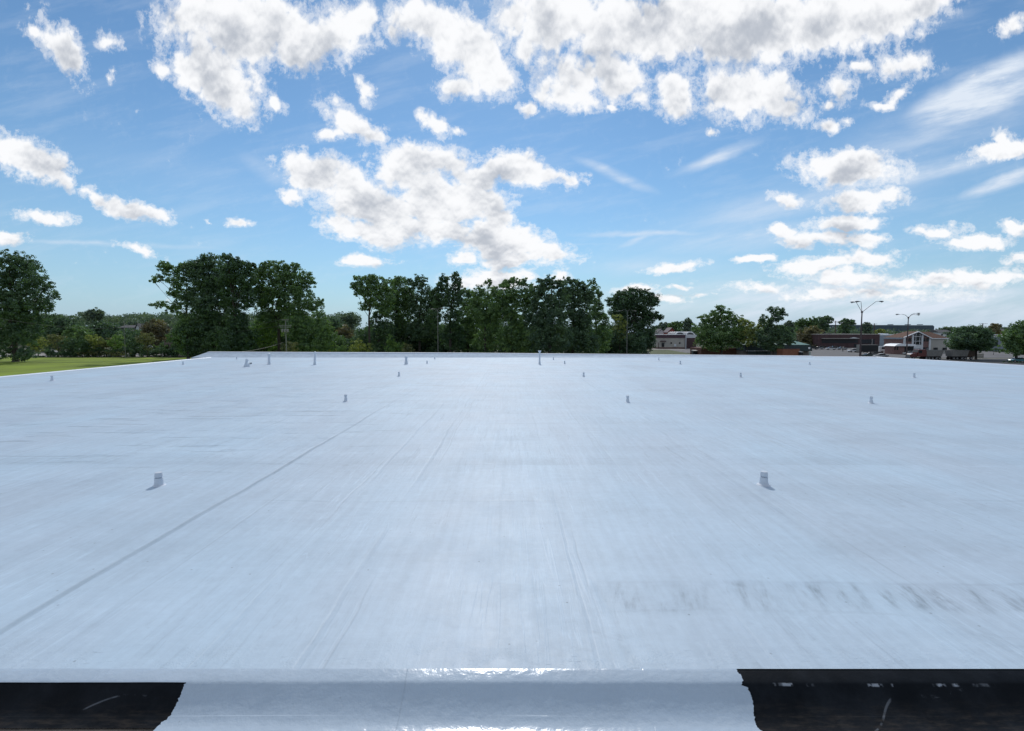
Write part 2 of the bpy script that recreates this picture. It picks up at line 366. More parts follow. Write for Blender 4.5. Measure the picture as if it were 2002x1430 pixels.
    dark = add(dark, t.m('MULTIPLY', pe, .06))
    # the streaked grey strip at the near right
    left = t.ss(t.m('ADD', x, t.m('MULTIPLY', wob, 2.0)), .72, .82)
    ys_ = t.m('ADD', yw, t.m('MULTIPLY', t.m('SUBTRACT', t.noise(t.vm('MULTIPLY', pos, (1.3, .4, 1)), 1.0, 4, .6), .5), .22))
    strip = t.m('MULTIPLY', t.m('MULTIPLY', step(ys_, 4.17, .09), t.ss(ys_, 4.55, 4.72, 1, 0)), left)
    stk = t.noise(t.vm('MULTIPLY', t.xyz(t.m('ADD', x, t.m('MULTIPLY', y, -.25)), y, 0.0), (5.6, 1.1, 1)), 1.0, 6, .68)
    dark = add(dark, t.m('MULTIPLY', strip, t.m('MULTIPLY', t.ss(stk, .46, .74, .03, .55), t.ss(t.noise(t.vm('MULTIPLY', pos, (.9, 1.4, 1)), 1.0, 4, .6), .32, .62, .25, 1.0))))
    h = add(h, t.m('MULTIPLY', t.m('MULTIPLY', strip, -1.0), .004))
    # puddled worn area around the near centre right
    wn = t.noise(t.vm('MULTIPLY', pos, (1.5, 1.8, 1)), 1.0, 7, .68, 1.2)
    zone = t.m('MULTIPLY', t.ss(y, 3.6, 4.6, 1, 0), t.ss(x, .0, .5))
    dark = add(dark, t.m('MULTIPLY', t.m('MULTIPLY', t.ss(wn, .56, .62), zone), .07))
    # fine cross scratches right at the near edge
    ns = t.noise(t.vm('MULTIPLY', pos, (5.0, 62., 1)), 1.0, 4, .6)
    nz = t.m('MULTIPLY', t.ss(y, 3.60, 3.72, 1, 0), t.ss(ns, .66, .73))
    dark = add(dark, t.m('MULTIPLY', nz, .22)); h = add(h, t.m('MULTIPLY', nz, -.0015))
    # stray dark wrinkles further out
    wr = t.noise(t.vm('MULTIPLY', pos, (.55, 5.2, 1)), 1.0, 5, .6)
    wr2 = t.noise(t.vm('MULTIPLY', pos, (4.4, .45, 1)), 1.0, 5, .6)
    wk = t.m('MAXIMUM', t.m('MULTIPLY', t.ss(wr, .63, .70), t.ss(y, 9, 22)), t.m('MULTIPLY', t.ss(wr2, .62, .68), t.ss(y, 6, 10)))
    dark = add(dark, t.m('MULTIPLY', wk, .07))
    h = add(h, t.m('MULTIPLY', wk, .002))
    base = t.m('ADD', t.ss(n_low, .25, .75, -.055, .055), t.ss(n_str, .25, .75, -.032, .032))
    base = t.m('ADD', base, t.ss(n_str2, .3, .7, -.040, .040))
    base = t.m('ADD', base, t.ss(n_crs, .25, .75, -.035, .035))
    base = t.m('ADD', base, t.ss(n_fin, .3, .7, -.040, .040))
    f = t.m('SUBTRACT', t.m('ADD', 1.0, base), dark)
    # little specks of grit
    vo = t.n('ShaderNodeTexVoronoi', feature='F1'); vo.voronoi_dimensions = '2D'; t.put(vo.inputs['Vector'], pos); vo.inputs['Scale'].default_value = 2.2
    sp = t.m('MULTIPLY', t.ss(vo.outputs['Distance'], .012, .03, 1, 0), t.ss(t.noise(pos, 1.3, 2, .5), .5, .6))
    f = t.m('SUBTRACT', f, t.m('MULTIPLY', sp, .35))
    colv = t.mix(t.ss(n_low, .3, .7), C4((WHITE_COAT[0]*1.02, WHITE_COAT[1]*1.0, WHITE_COAT[2]*.99)), C4((WHITE_COAT[0]*.97, WHITE_COAT[1]*1.005, WHITE_COAT[2]*1.01)))
    t.put(b.inputs['Base Color'], t.vm('SCALE', colv, f))
    h = add(h, t.m('MULTIPLY', n_str, .0035)); h = add(h, t.m('MULTIPLY', n_str2, .0006)); h = add(h, t.m('MULTIPLY', n_crs, .008))
    # rough beaded patches near the edge glitter in the sun
    bead = t.m('MULTIPLY', t.ss(y, 3.5, 3.95, 1, 0.0), t.ss(t.noise(pos, 2.6, 4, .6), .46, .6))
    h = add(h, t.m('MULTIPLY', t.m('MULTIPLY', t.noise(pos, 70.0, 3, .6), bead), .004))
    h = add(h, t.m('MULTIPLY', n_fin, .0016)); h = add(h, t.m('MULTIPLY', n_grt, .00035))
    bn = t.n('ShaderNodeBump'); t.put(bn.inputs['Height'], h); bn.inputs['Strength'].default_value = 1.0; bn.inputs['Distance'].default_value = 1.0
    t.put(b.inputs['Normal'], bn.outputs[0])
    t.put(b.inputs['Roughness'], t.ss(n_mid, .35, .65, .45, .56)); b.inputs['Specular IOR Level'].default_value = .26
    return m
M = {}
M['roof'] = roof_material()
M['white_paint'] = mat('white_pipe_coating', (0.62, 0.68, 0.76), .6, var=.08, vscale=9, bump=.3, bscale=30)
def apron_material():
    m = bpy.data.materials.new('white_curb_coating'); m.use_nodes = True; t = NT(m.node_tree)
    b = m.node_tree.nodes['Principled BSDF']; pos = t.n('ShaderNodeNewGeometry').outputs['Position']
    x, y, z = t.sep(pos)
    n1 = t.noise(pos, 1.6, 6, .6); n2 = t.noise(pos, 5.0, 4, .55); n3 = t.noise(t.vm('MULTIPLY', pos, (14, 40, 40)), 1.0, 4, .6); n4 = t.noise(pos, 75.0, 3, .6)
    xw = t.m('ADD', x, t.m('MULTIPLY', t.m('SUBTRACT', n2, .5), .05))
    lap = t.ss(xw, -.752, -.742)
    lapl = t.ss(t.m('ABSOLUTE', t.m('ADD', xw, .747)), .0, .012, 1, 0)
    lap_b = t.ss(t.m('ABSOLUTE', t.m('SUBTRACT', xw, .93)), .0, .008, 1, 0)
    dirt = t.ss(n1, .50, .72)
    vo = t.n('ShaderNodeTexVoronoi', feature='F1'); t.put(vo.inputs['Vector'], pos); vo.inputs['Scale'].default_value = 5.5
    nick = t.m('MULTIPLY', t.ss(vo.outputs['Distance'], .02, .045, 1, 0), t.ss(t.noise(pos, 2.1, 2, .5), .5, .58))
    f = t.m('SUBTRACT', 1.0, t.m('ADD', t.m('MULTIPLY', dirt, .06), t.m('ADD', t.m('MULTIPLY', lapl, .09), t.m('MULTIPLY', nick, .22))))
    f = t.m('ADD', f, t.ss(n3, .3, .7, -.02, .02))
    t.put(b.inputs['Base Color'], t.vm('SCALE', (.47, .568, .672), f))
    h = t.m('ADD', t.m('MULTIPLY', n2, .012), t.m('MULTIPLY', n1, .018))
    h = t.m('ADD', h, t.m('MULTIPLY', lap, .0015)); h = t.m('ADD', h, t.m('MULTIPLY', lap_b, -.0008))
    h = t.m('ADD', h, t.m('MULTIPLY', n4, .00028)); h = t.m('ADD', h, t.m('MULTIPLY', n3, .0009))
    bn = t.n('ShaderNodeBump'); t.put(bn.inputs['Height'], h); bn.inputs['Strength'].default_value = 1.0; bn.inputs['Distance'].default_value = 1.0
    t.put(b.inputs['Normal'], bn.outputs[0]); t.put(b.inputs['Roughness'], t.ss(n1, .35, .65, .20, .32)); b.inputs['Specular IOR Level'].default_value = .45
    return m
M['apron'] = apron_material()
M['trim'] = mat('white_metal_trim', (0.68, 0.75, 0.85), .4, var=.05, vscale=3)
M['wall_pale'] = mat('pale_wall', (0.5, 0.5, 0.48), .9, var=.1, vscale=.6)
M['pole'] = mat('galvanised_pole', (0.10, 0.10, 0.11), .5, var=.1)
M['pole_red'] = mat('brown_painted_pole', (0.07, 0.045, 0.05), .5, var=.15)
M['pole_grey'] = mat('weathered_grey_pole', (0.22, 0.22, 0.21), .7, var=.1)
M['wood'] = mat('wood_pole', (0.09, 0.06, 0.045), .9, var=.2, vscale=3)
M['wire'] = mat('dark_wire', (0.09, 0.09, 0.10), .6)
M['lens'] = mat('frosted_lamp_glass', (0.5, 0.52, 0.52), .2)
M['dark_glass'] = mat('dark_window_glass', (0.012, 0.016, 0.022), .08, spec=.6)
M['tyre'] = mat('black_rubber', (0.015, 0.015, 0.017), .85)
M['bark'] = mat('bark', (0.06, 0.05, 0.042), .95, var=.25, vscale=2, bump=.6, bscale=6)
M['bark_pale'] = mat('pale_bark', (0.13, 0.115, 0.10), .95, var=.25, vscale=2)
M['hub'] = mat('wheel_metal', (0.3, 0.3, 0.31), .35, metal=.7)
def paint(name, c): return mat(name, c, .25, spec=.5, coat=.6)

def leaf_material(name, base, sat=.35, seedscale=.35):
    m = bpy.data.materials.new(name); m.use_nodes = True; t = NT(m.node_tree); m.node_tree.nodes.clear()
    a = t.n('ShaderNodeAttribute'); a.attribute_name = 'tint'
    n = t.noise(t.n('ShaderNodeNewGeometry').outputs['Position'], seedscale, 3, .5)
    f = t.m('ADD', t.m('MULTIPLY', a.outputs['Fac'], .8), t.m('MULTIPLY', n, .4))
    base = tuple(c*1.12 for c in base)
    dk = tuple(c*k for c, k in zip(base, (.62, .68, .78))); lt = tuple(c*k for c, k in zip(base, (1.45, 1.32, 1.05)))
    c = t.mix(t.ss(f, .15, 1.0), C4(dk), C4(lt))
    d = t.n('ShaderNodeBsdfDiffuse'); t.put(d.inputs[0], c)
    tr = t.n('ShaderNodeBsdfTranslucent'); t.put(tr.inputs[0], t.vm('MULTIPLY', c, (1.08, 1.2, .68)))
    g = t.n('ShaderNodeBsdfGlossy'); g.inputs['Roughness'].default_value = .45; g.inputs[0].default_value = (.7, .8, .9, 1)
    m1 = t.n('ShaderNodeMixShader'); m1.inputs[0].default_value = .34
    m.node_tree.links.new(d.outputs[0], m1.inputs[1]); m.node_tree.links.new(tr.outputs[0], m1.inputs[2])
    m2 = t.n('ShaderNodeMixShader'); m2.inputs[0].default_value = .045
    m.node_tree.links.new(m1.outputs[0], m2.inputs[1]); m.node_tree.links.new(g.outputs[0], m2.inputs[2])
    o = t.n('ShaderNodeOutputMaterial'); m.node_tree.links.new(m2.outputs[0], o.inputs[0])
    return m
L = {'dark': leaf_material('dark_green_leaves', (0.0837, 0.1454, 0.0778)),
     'mid': leaf_material('green_leaves', (0.1197, 0.2042, 0.0775)),
     'fresh': leaf_material('fresh_green_leaves', (0.1560, 0.2608, 0.0760)),
     'yellow': leaf_material('yellow_green_leaves', (0.2339, 0.2815, 0.0855)),
     'olive': leaf_material('olive_leaves', (0.1658, 0.1830, 0.0880)),
     'rust': leaf_material('brownish_leaves', (0.1525, 0.1416, 0.0792)),
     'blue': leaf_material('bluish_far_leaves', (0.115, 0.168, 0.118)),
     'oak': leaf_material('deep_green_leaves', (0.0600, 0.1149, 0.0506))}

# ---------------------------------------------------------------- setting: ground, lawns, asphalt
def ground_material():
    m = mat('dry_ground', (.09, .095, .06), .95, var=.3, vscale=.03)
    return m
g = MB()
Rg = 9000
g.v = [(Rg*math.cos(a*math.pi/24), Rg*math.sin(a*math.pi/24), GZ-.06) for a in range(48)]; g.f = [tuple(range(48))]
tag(g.build('ground', ground_material()), kind='structure')
def sheet(name, pts, z, m, kind='structure'):
    b = MB(); b.v = [(x, y, GZ+z) for x, y in pts]; b.f = [tuple(range(len(pts)))]
    o = b.build(name, m); tag(o, kind=kind); return o
M['grass'] = mat('lawn', (.18, .25, .012), .95, var=.28, vscale=.09, bump=.8, bscale=3)
M['grass_dry'] = mat('dry_lawn', (.085, .10, .035), .95, var=.3, vscale=.2)
M['asphalt'] = mat('asphalt', (.15, .145, .145), .9, var=.12, vscale=.15)
M['asphalt_dark'] = mat('dark_asphalt', (.05, .052, .055), .9, var=.15, vscale=.2)
M['concrete'] = mat('pale_concrete', (.30, .28, .26), .9, var=.1, vscale=.3)
sheet('lawn', [(-240, 40), (-30, 40), (-30, 176), (-240, 181)], 0.02, M['grass'])
sheet('road', [(-420, 184), (-60, 186), (-60, 214), (-420, 214)], 0.02, M['concrete'])
sheet('car_park', [(84, 176), (330, 176), (330, 300), (62, 300)], 0.02, M['asphalt'])
sheet('street', [(40, 60), (420, 60), (420, 168), (40, 168)], 0.02, M['asphalt_dark'])
sheet('grass_verge', [(46, 200), (74, 200), (80, 258), (52, 262)], 0.03, M['grass_dry'])
sheet('path', [(40, 262), (90, 258), (92, 276), (40, 276)], 0.025, M['concrete'])
sheet('pavement', [(40, 168.5), (420, 168.5), (420, 171), (40, 171)], 0.05, M['concrete'])

# ---------------------------------------------------------------- our building and its roof
bl, br = on_z(0, 738), on_z(400, 700.5)
rr, rf = on_z(2002, 715.5), on_z(1722, 699)
XL = (bl[0]+br[0])/2; XR = (rr[0]+rf[0])/2
def edge_x(a, b, y): return a[0] + (b[0]-a[0])*(y-a[1])/(b[1]-a[1])
YF = on_z(900, 699.4)[1]+.9
YC = on_z(1001, 1308)[1]          # crest of the near curb
print("roof", bl, br, rr, rf, YF, YC)
bld = thing('roofed_building', (0, 20, 0), 'wide flat roofed building freshly coated in white, its far parapet ending at the left corner', 'building')
LX0, LX1 = edge_x(bl, br, YC), edge_x(bl, br, YF)
RX0, RX1 = edge_x(rr, rf, YC), edge_x(rr, rf, YF)
# roof sheet: a grid with gentle real unevenness
def roof_sheet():
    nx, ny = 220, 260
    vs = np.zeros((ny+1, nx+1, 3))
    for j in range(ny+1):
        tt = j/ny; y = YC + (YF-YC)*(tt**2.2)
        for i in range(nx+1):
            s = i/nx
            s2 = .5 + .5*math.copysign(abs(2*s-1)**1.7, 2*s-1)
            x = (LX0+(LX1-LX0)*(y-YC)/(YF-YC))*(1-s2) + (RX0+(RX1-RX0)*(y-YC)/(YF-YC))*s2
            ramp = min(1, (y-YC)/1.5)*min(1, (YF-y)/3+.0)
            z = ramp*(.020*(mnoise.noise(Vector((x*.25, y*.16, 3))))+.010*mnoise.noise(Vector((x*.9, y*.35, 7))))
            vs[j, i] = (x, y, z)
    b = MB(); b.v = [tuple(p) for p in vs.reshape(-1, 3)]
    w = nx+1
    b.f = [(j*w+i, j*w+i+1, (j+1)*w+i+1, (j+1)*w+i) for j in range(ny) for i in range(nx)]
    return b
roof_sheet().build('roof_membrane', M['roof'], bld, smooth=True)
# outside walls under the roof
wb = MB()
yN = YC-.12
wb.prism([(LX0+.05, yN+.15), (RX0-.05, yN+.15), (RX1-.05, YF+.0), (LX1+.05, YF+.0)], 'z', GZ, -.12)
wb.build('wall', M['wall_pale'], bld)
# raised metal edge along the left and right side
for side, (xa, xb) in (('l', (LX0, LX1)), ('r', (RX0, RX1))):
    e = MB(); sgn = -1 if side == 'l' else 1
    seg = 24
    for k in range(seg):
        y0 = YC+(YF-YC)*k/seg; y1 = YC+(YF-YC)*(k+1)/seg - .012
        x0 = xa+(xb-xa)*k/seg; x1 = xa+(xb-xa)*(k+1)/seg
        prof = [(-.10, .002), (-.02, .045), (.03, .045), (.03, -.16), (.015, -.16), (.015, 0), (-.02, 0)]
        n = len(e.v)
        for (yy, xx) in ((y0, x0), (y1, x1)):
            for (du, dz_) in prof: e.v.append((xx+sgn*du, yy, dz_))
        kq = len(prof)
        for q in range(kq): e.f.append((n+q, n+(q+1) % kq, n+kq+(q+1) % kq, n+kq+q))
        e.f.append(tuple(range(n, n+kq))); e.f.append(tuple(range(n+2*kq-1, n+kq-1, -1)))
    e.build('roof_edge', M['trim'], bld)
# far parapet: higher on the left and lower on the right, with a coping
ztopL = WZ(688.3, YF); zc = WZ(690.3, YF); ztopR = WZ(696.3, YF); z3 = WZ(697.6, YF)
px_pts = [(404, ztopL), (900, zc), (1260, WZ(693.4, YF)), (1590, WZ(696.2, YF)), (1592, WZ(697.4, YF)), (1724, WZ(698.0, YF))]
pp = MB(); cp = MB()
pX = [WX(p, YF) for p, _ in px_pts]
for k in range(len(px_pts)-1):
    x0, x1, z0, z1 = pX[k], pX[k+1], px_pts[k][1], px_pts[k+1][1]
    n = len(pp.v)
    # sloped inner face that flares at the base
    lo = -.01
    pp.v += [(x0-(.95 if k == 0 else 0), YF-1.0, lo), (x1, YF-1.0, lo), (x1, YF-.02, z1-.03), (x0, YF-.02, z0-.03), (x0-(.95 if k == 0 else 0), YF+.3, GZ), (x1, YF+.3, GZ), (x1, YF+.3, z1-.03), (x0, YF+.3, z0-.03)]
    pp.f += [(n, n+1, n+2, n+3), (n+3, n+2, n+6, n+7), (n+5, n+4, n+7, n+6), (n+4, n, n+3, n+7), (n+1, n+5, n+6, n+2)]
    n = len(cp.v)
    for (yy, dz_) in ((YF-.05, -.045), (YF-.05, .0), (YF+.34, .012), (YF+.34, -.06)):
        cp.v += [(x0, yy, z0+dz_), (x1, yy, z1+dz_)]
    cp.f += [(n, n+1, n+3, n+2), (n+2, n+3, n+5, n+4), (n+4, n+5, n+7, n+6), (n, n+2, n+4, n+6), (n+1, n+7, n+5, n+3)]
M['parapet'] = mat('white_parapet_coating', (0.52, 0.61, 0.71), .85, spec=.15, var=.10, vscale=2.2, stretch=(1, 1, 2), bump=.5, bscale=5)
par = pp.build('parapet', M['parapet'], bld)
M['coping'] = mat('bright_coping', (0.80, 0.84, 0.90), .7, spec=.2)
cp.build('coping', M['coping'], par)

# ---- near curb: black rubber flashing with the white coating over its middle
prof = []
zc0 = 0.0
P0 = (YC, 0.0); P1 = (YC-.09, -.016)
def curb_profile(n=44):
    """list of (y, z) from the crest down over the cant, the face and out onto the lower roof"""
    pts = []
    y1 = on_z(1001, 1333)[1]
    key = [(YC+.06, 0.001), (YC, 0.0), (YC-.04, -.006), (YC-.08, -.015), (YC-.105, -.024), (YC-.125, -.041), (YC-.16, -.073), (YC-.20, -.107), (YC-.24, -.135), (YC-.28, -.1555), (YC-.31, -.1655), (YC-.335, -.1700), (YC-.365, -.1722), (YC-.41, -.1738), (YC-.95, -.178), (YC-1.8, -.181)]
    from math import hypot
    d = [0]
    for a, b in zip(key, key[1:]): d.append(d[-1]+hypot(a[0]-b[0], a[1]-b[1]))
    def cr(p0, p1, p2, p3, t):
        return .5*((2*p1)+(-p0+p2)*t+(2*p0-5*p1+4*p2-p3)*t*t+(-p0+3*p1-3*p2+p3)*t**3)
    for i in range(len(key)-1):
        a = key[max(i-1, 0)]; b = key[i]; c = key[i+1]; e = key[min(i+2, len(key)-1)]
        for k in range(5):
            t = k/5
            # linear interpolation with light rounding keeps the long last run flat
            if i >= len(key)-3: pts.append((b[0]+(c[0]-b[0])*t, b[1]+(c[1]-b[1])*t))
            else: pts.append((cr(a[0], b[0], c[0], e[0], t), cr(a[1], b[1], c[1], e[1], t)))
    pts.append(key[-1])
    return pts
CP = curb_profile()
def py_of(y, z):
    """source image row of a point at x = 0"""
    f = y*math.cos(PITCH) - (z-CAMZ)*math.sin(PITCH); u = y*math.sin(PITCH)+(z-CAMZ)*math.cos(PITCH)
    return 715 - FPX*u/f
def x_at_row(px, y, z):
    f = y*math.cos(PITCH) - (z-CAMZ)*math.sin(PITCH)
    return (px-1001)/FPX*f
rows = [py_of(y, z) for y, z in CP]
print("curb rows", [round(r) for r in rows][::4])
def interp(tab, r):
    if r <= tab[0][0]: return tab[0][1]
    for (a, va), (b, vb) in zip(tab, tab[1:]):
        if r <= b: return va+(vb-va)*(r-a)/(b-a)
    return tab[-1][1]
LT = [(1333, 366), (1338, 361), (1352, 355), (1368, 349), (1385, 340), (1398, 333), (1406, 326), (1412, 316), (1420, 308), (1432, 296)]
RT = [(1309, 1440), (1313, 1441), (1320, 1449), (1328, 1452), (1337, 1450), (1343, 1461), (1352, 1466), (1362, 1470), (1375, 1473), (1395, 1474), (1410, 1476), (1421, 1480), (1432, 1492)]
def jag(r, s): return 3.2*mnoise.noise(Vector((r*.22, s, 0))) + 2.0*mnoise.noise(Vector((r*.9, s+9, 0)))
def curb_sheet(xl_fn, xr_fn, i0, i1, lift, nx=150, sag=0.0):
    b = MB(); w = nx+1; sub = 3
    ys = []
    for i in range(i0, i1):
        for k in range(sub):
            t = k/sub; ys.append((CP[i][0]+(CP[i+1][0]-CP[i][0])*t, CP[i][1]+(CP[i+1][1]-CP[i][1])*t))
    ys.append(CP[i1])
    for j, (y, z) in enumerate(ys):
        a = ys[max(j-1, 0)]; c = ys[min(j+1, len(ys)-1)]
        t = Vector((0, c[0]-a[0], c[1]-a[1])).normalized(); nrm = Vector((0, t.z, -t.y))
        if nrm.z < 0 or (abs(nrm.z) < .05 and nrm.y > 0): nrm = -nrm
        r = py_of(y, z); xl = xl_fn(r, y, z); xr = xr_fn(r, y, z)
        face = max(0.0, min(1.0, (r-1310)/30))
        for i in range(w):
            x = xl+(xr-xl)*i/nx
            wv = face*(.010*mnoise.noise(Vector((x*.8, z*3, 1)))+.004*mnoise.noise(Vector((x*3.0, z*6, 5))))
            wz_ = .012*mnoise.noise(Vector((x*.45, 2.2, 8)))*face
            p = Vector((x, y, z)) + nrm*(lift+wv*.7) + Vector((0, 0, wz_ if r < 1400 else wz_*.3))
            b.v.append(tuple(p))
    for j in range(len(ys)-1):
        for i in range(nx): b.f.append((j*w+i, j*w+i+1, (j+1)*w+i+1, (j+1)*w+i))
    return b
N = len(CP)-1
iL = next(i for i, r in enumerate(rows) if r >= 1334)
iR = next(i for i, r in enumerate(rows) if r >= 1309.5)
def black_material():
    m = bpy.data.materials.new('black_rubber_flashing'); m.use_nodes = True; t = NT(m.node_tree)
    b = m.node_tree.nodes['Principled BSDF']; pos = t.n('ShaderNodeNewGeometry').outputs['Position']
    x, y, z = t.sep(pos)
    n1 = t.noise(pos, 3.0, 7, .65); n2 = t.noise(t.vm('MULTIPLY', pos, (3, 14, 14)), 2.0, 6, .7); n3 = t.noise(t.vm('MULTIPLY', pos, (26, 26, 26)), 1.0, 4, .6)
    c = t.mix(t.ss(n1, .35, .8), (.004, .006, .009, 1), (.016, .020, .026, 1))
    # brownish dust low on the face
    dust = t.m('MULTIPLY', t.ss(z, -.19, -.07, 1, 0), t.ss(n2, .42, .75))
    c = t.mix(t.m('MULTIPLY', dust, .5), c, (.07, .058, .048, 1))
    # white scuffs: scattered and along the fold of the cant
    fold = t.m('MULTIPLY', t.ss(t.m('ABSOLUTE', t.m('SUBTRACT', z, -.040)), .003, .009, 1, 0), t.ss(t.noise(t.vm('MULTIPLY', pos, (4.5, 0, 0)), 1.0, 3, .6), .52, .60))
    fold = t.m('MULTIPLY', fold, t.ss(n3, .42, .56)); fold = t.m('MULTIPLY', fold, t.ss(x, 1.6, 1.8))
    sc_ = t.m('MULTIPLY', t.ss(n2, .70, .76), t.ss(n3, .5, .62))
    wv = t.n('ShaderNodeTexWave'); wv.wave_type = 'RINGS'; wv.inputs['Scale'].default_value = .55; wv.inputs['Distortion'].default_value = 7; wv.inputs['Detail'].default_value = 1.5; wv.inputs['Detail Scale'].default_value = 1.3
    t.put(wv.inputs['Vector'], pos)
    scr = t.m('MULTIPLY', t.ss(wv.outputs['Fac'], .9985, 1.0), t.ss(n1, .50, .58))
    f = t.m('MAXIMUM', t.m('MAXIMUM', t.m('MULTIPLY', fold, .8), t.m('MULTIPLY', sc_, .45)), t.m('MULTIPLY', scr, .22), clamp=True)
    t.put(b.inputs['Base Color'], t.mix(f, c, (.42, .46, .52, 1)))
    b.inputs['Roughness'].default_value = .6; b.inputs['Specular IOR Level'].default_value = .10
    bn = t.n('ShaderNodeBump'); t.put(bn.inputs['Height'], t.m('ADD', n1, t.m('MULTIPLY', n3, .2))); bn.inputs['Strength'].default_value = .35; bn.inputs['Distance'].default_value = .02
    t.put(b.inputs['Normal'], bn.outputs[0])
    return m
M['black'] = black_material()
iBL = next((i for i, r in enumerate(rows) if r >= 1421), N)
blk = curb_sheet(lambda r, y, z: -7.5, lambda r, y, z: 1.2, iL-2, iBL, -.006, 160)
blk.build('rubber_flashing', M['black'], bld, smooth=True)
blk2 = curb_sheet(lambda r, y, z: 1.2, lambda r, y, z: 7.5, iR-1, N, -.006, 160)
blk2.build('rubber_flashing', M['black'], bld, smooth=True)
apron = curb_sheet(lambda r, y, z: x_at_row(interp(LT, r)+jag(r, 1), y, z), lambda r, y, z: x_at_row(interp(RT, r)+jag(r, 5), y, z), iL, N, .0015, 200)
a2 = curb_sheet(lambda r, y, z: -7.5, lambda r, y, z: x_at_row(interp(RT, r)+jag(r, 5), y, z), 5, iL, .0015, 240)
for q in (a2,):
    n = len(apron.v); apron.v += q.v; apron.f += [tuple(i+n for i in f) for f in q.f]
# weld the three strips so the shading runs through
me_ap = apron.build('curb_coating', M['apron'], bld, smooth=True)
import bmesh
bm_ = bmesh.new(); bm_.from_mesh(me_ap.data); bmesh.ops.remove_doubles(bm_, verts=bm_.verts, dist=.0008)
bmesh.ops.recalc_face_normals(bm_, faces=bm_.faces); bm_.to_mesh(me_ap.data); bm_.free()
M['lower'] = mat('weathered_brown_roof', (.20, .165, .14), .9, var=.25, vscale=5, bump=.5, bscale=20)
lo = MB(); lo.box(-7.5, 7.5, YC-3.6, YC-.30, -.5, -.189); lo.build('lower_roof', M['lower'], bld)
sk = MB(); sk.box(-7.5, 7.5, YC-3.58, YC-.14, GZ, -.5); sk.build('lower_wall', M['wall_pale'], bld)
#ROOF_END

# ---------------------------------------------------------------- vents and pipes standing on the roof
GV = 'small breather vents spread over the white roof'
def vent_parts(waist):
    if waist:
        base = MB().lathe([(.105, 0), (.10, .012), (.062, .03), (.055, .06), (.05, .12), (.034, .14), (.03, .165)])
        cap = MB().lathe([(.030, .160), (.048, .165), (.052, .175), (.05, .225), (.043, .245), (.001, .25)])
    else:
        base = MB().lathe([(.10, 0), (.092, .010), (.068, .022), (.060, .05), (.056, .122), (.050, .126), (.030, .127), (.028, .15)])
        cap = MB().lathe([(.028, .140), (.056, .140), (.056, .146), (.054, .16), (.046, .205), (.001, .212)])
    return base, cap
protos = {}
def vent(px, py, label, waist=True, scale=1.0, tilt=0.0):
    x, y, _ = on_z(px, py)
    t = thing('roof_vent', (x, y, -.004), label, 'vent', GV)
    t.rotation_euler = (0, tilt, random.random()*6); t.scale = (scale,)*3
    if waist not in protos:
        b, c = vent_parts(waist)
        p1 = b.build('vent_base', M['white_paint'], t, smooth=True); p2 = c.build('vent_cap', M['white_paint'], t, smooth=True)
        for p in (p1, p2): p.matrix_parent_inverse = Matrix.Identity(4)
        protos[waist] = (p1, p2)
    else:
        for p in protos[waist]:
            c = p.copy(); COL.objects.link(c); c.parent = t
    return t
for px, py, lab, w_, s_ in [
    (311, 950, 'white capped roof vent standing nearest on the left, beside the long seam', False, 1.05),
    (1493, 948, 'white capped roof vent standing nearest on the right', False, 1.05),
    (676, 785, 'waisted white roof vent in the second row, beside the far run of the long seam', True, 1.0),
    (1227, 787, 'waisted white roof vent in the middle of the second row', True, .98),
    (1703, 789, 'waisted white roof vent at the right end of the second row', True, 1.0),
    (102, 745, 'small white roof vent near the left roof edge by the lawn', True, 1.1),
    (780, 736, 'small white roof vent in the third row, below and left of the short thick pipe', True, 1.0),
    (1141, 737, 'small white roof vent in the third row, right of the flared pipe', True, 1.0),
    (1448, 738, 'small white roof vent in the third row, below the gap between the right trees', True, 1.05),
    (1787, 739, 'small white roof vent at the right end of the third row', True, 1.05),
    (358, 714, 'small far white roof vent just left of the parapet corner', True, 1.1),
    (835, 711.5, 'small far white roof vent just right of the short thick pipe', True, 1.0),
    (1104, 712, 'small far white roof vent close right of the tall flared pipe', True, 1.0),
    (1330, 712.5, 'small far white roof vent below the cream building', True, 1.1),
    (1583, 713, 'tiny far white roof vent below the brick bin enclosure', True, .8),
    (463, 703, 'tiny white roof vent at the foot of the parapet near its left corner', True, .9),
    (850, 703, 'tiny white roof vent at the foot of the parapet above the short thick pipe', True, .9),
    (1082, 704, 'tiny white roof vent at the foot of the parapet beside the flared pipe', True, .9),
    (1288, 704.5, 'tiny white roof vent at the foot of the low parapet below the oak', True, .9)]:
    vent(px, py, lab, w_, s_)
def pipe(px, py, h, r, label, lean=0.0, cap='band', flare=False):
    x, y, _ = on_z(px, py)
    t = thing('vent_pipe', (x, y, -.01), label, 'pipe')
    b = MB(); b.lathe([(r*1.55, 0), (r*1.4, .02), (r*1.12, .22), (r*1.0, .24), (r*.98, h-.1)], seg=20)
    o = b.build('pipe_body', M['white_paint'], t, smooth=True); o.matrix_parent_inverse = Matrix.Identity(4)
    c = MB()
    if flare: c.lathe([(r*.98, h-.12), (r*1.0, h-.09), (r*1.9, h+.02), (r*2.0, h+.05), (r*1.7, h+.055), (r*.9, h+.0)], seg=20)
    elif cap == 'band': c.lathe([(r*.98, h-.14), (r*1.16, h-.13), (r*1.18, h-.01), (r*.98, h), (r*.85, h), (r*.85, h-.05)], seg=20)
    else: c.lathe([(r*.98, h-.1), (r*1.25, h-.09), (r*1.3, h-.03), (r*.2, h+.03)], seg=20)
    o = c.build('pipe_cap', M['white_paint'], t, smooth=True); o.matrix_parent_inverse = Matrix.Identity(4)
    t.rotation_euler = (0, lean, 0)
    return t
pipe(480, 717.5, .56, .085, 'leaning white vent pipe, leftmost of the pipes by the far parapet', R(13))
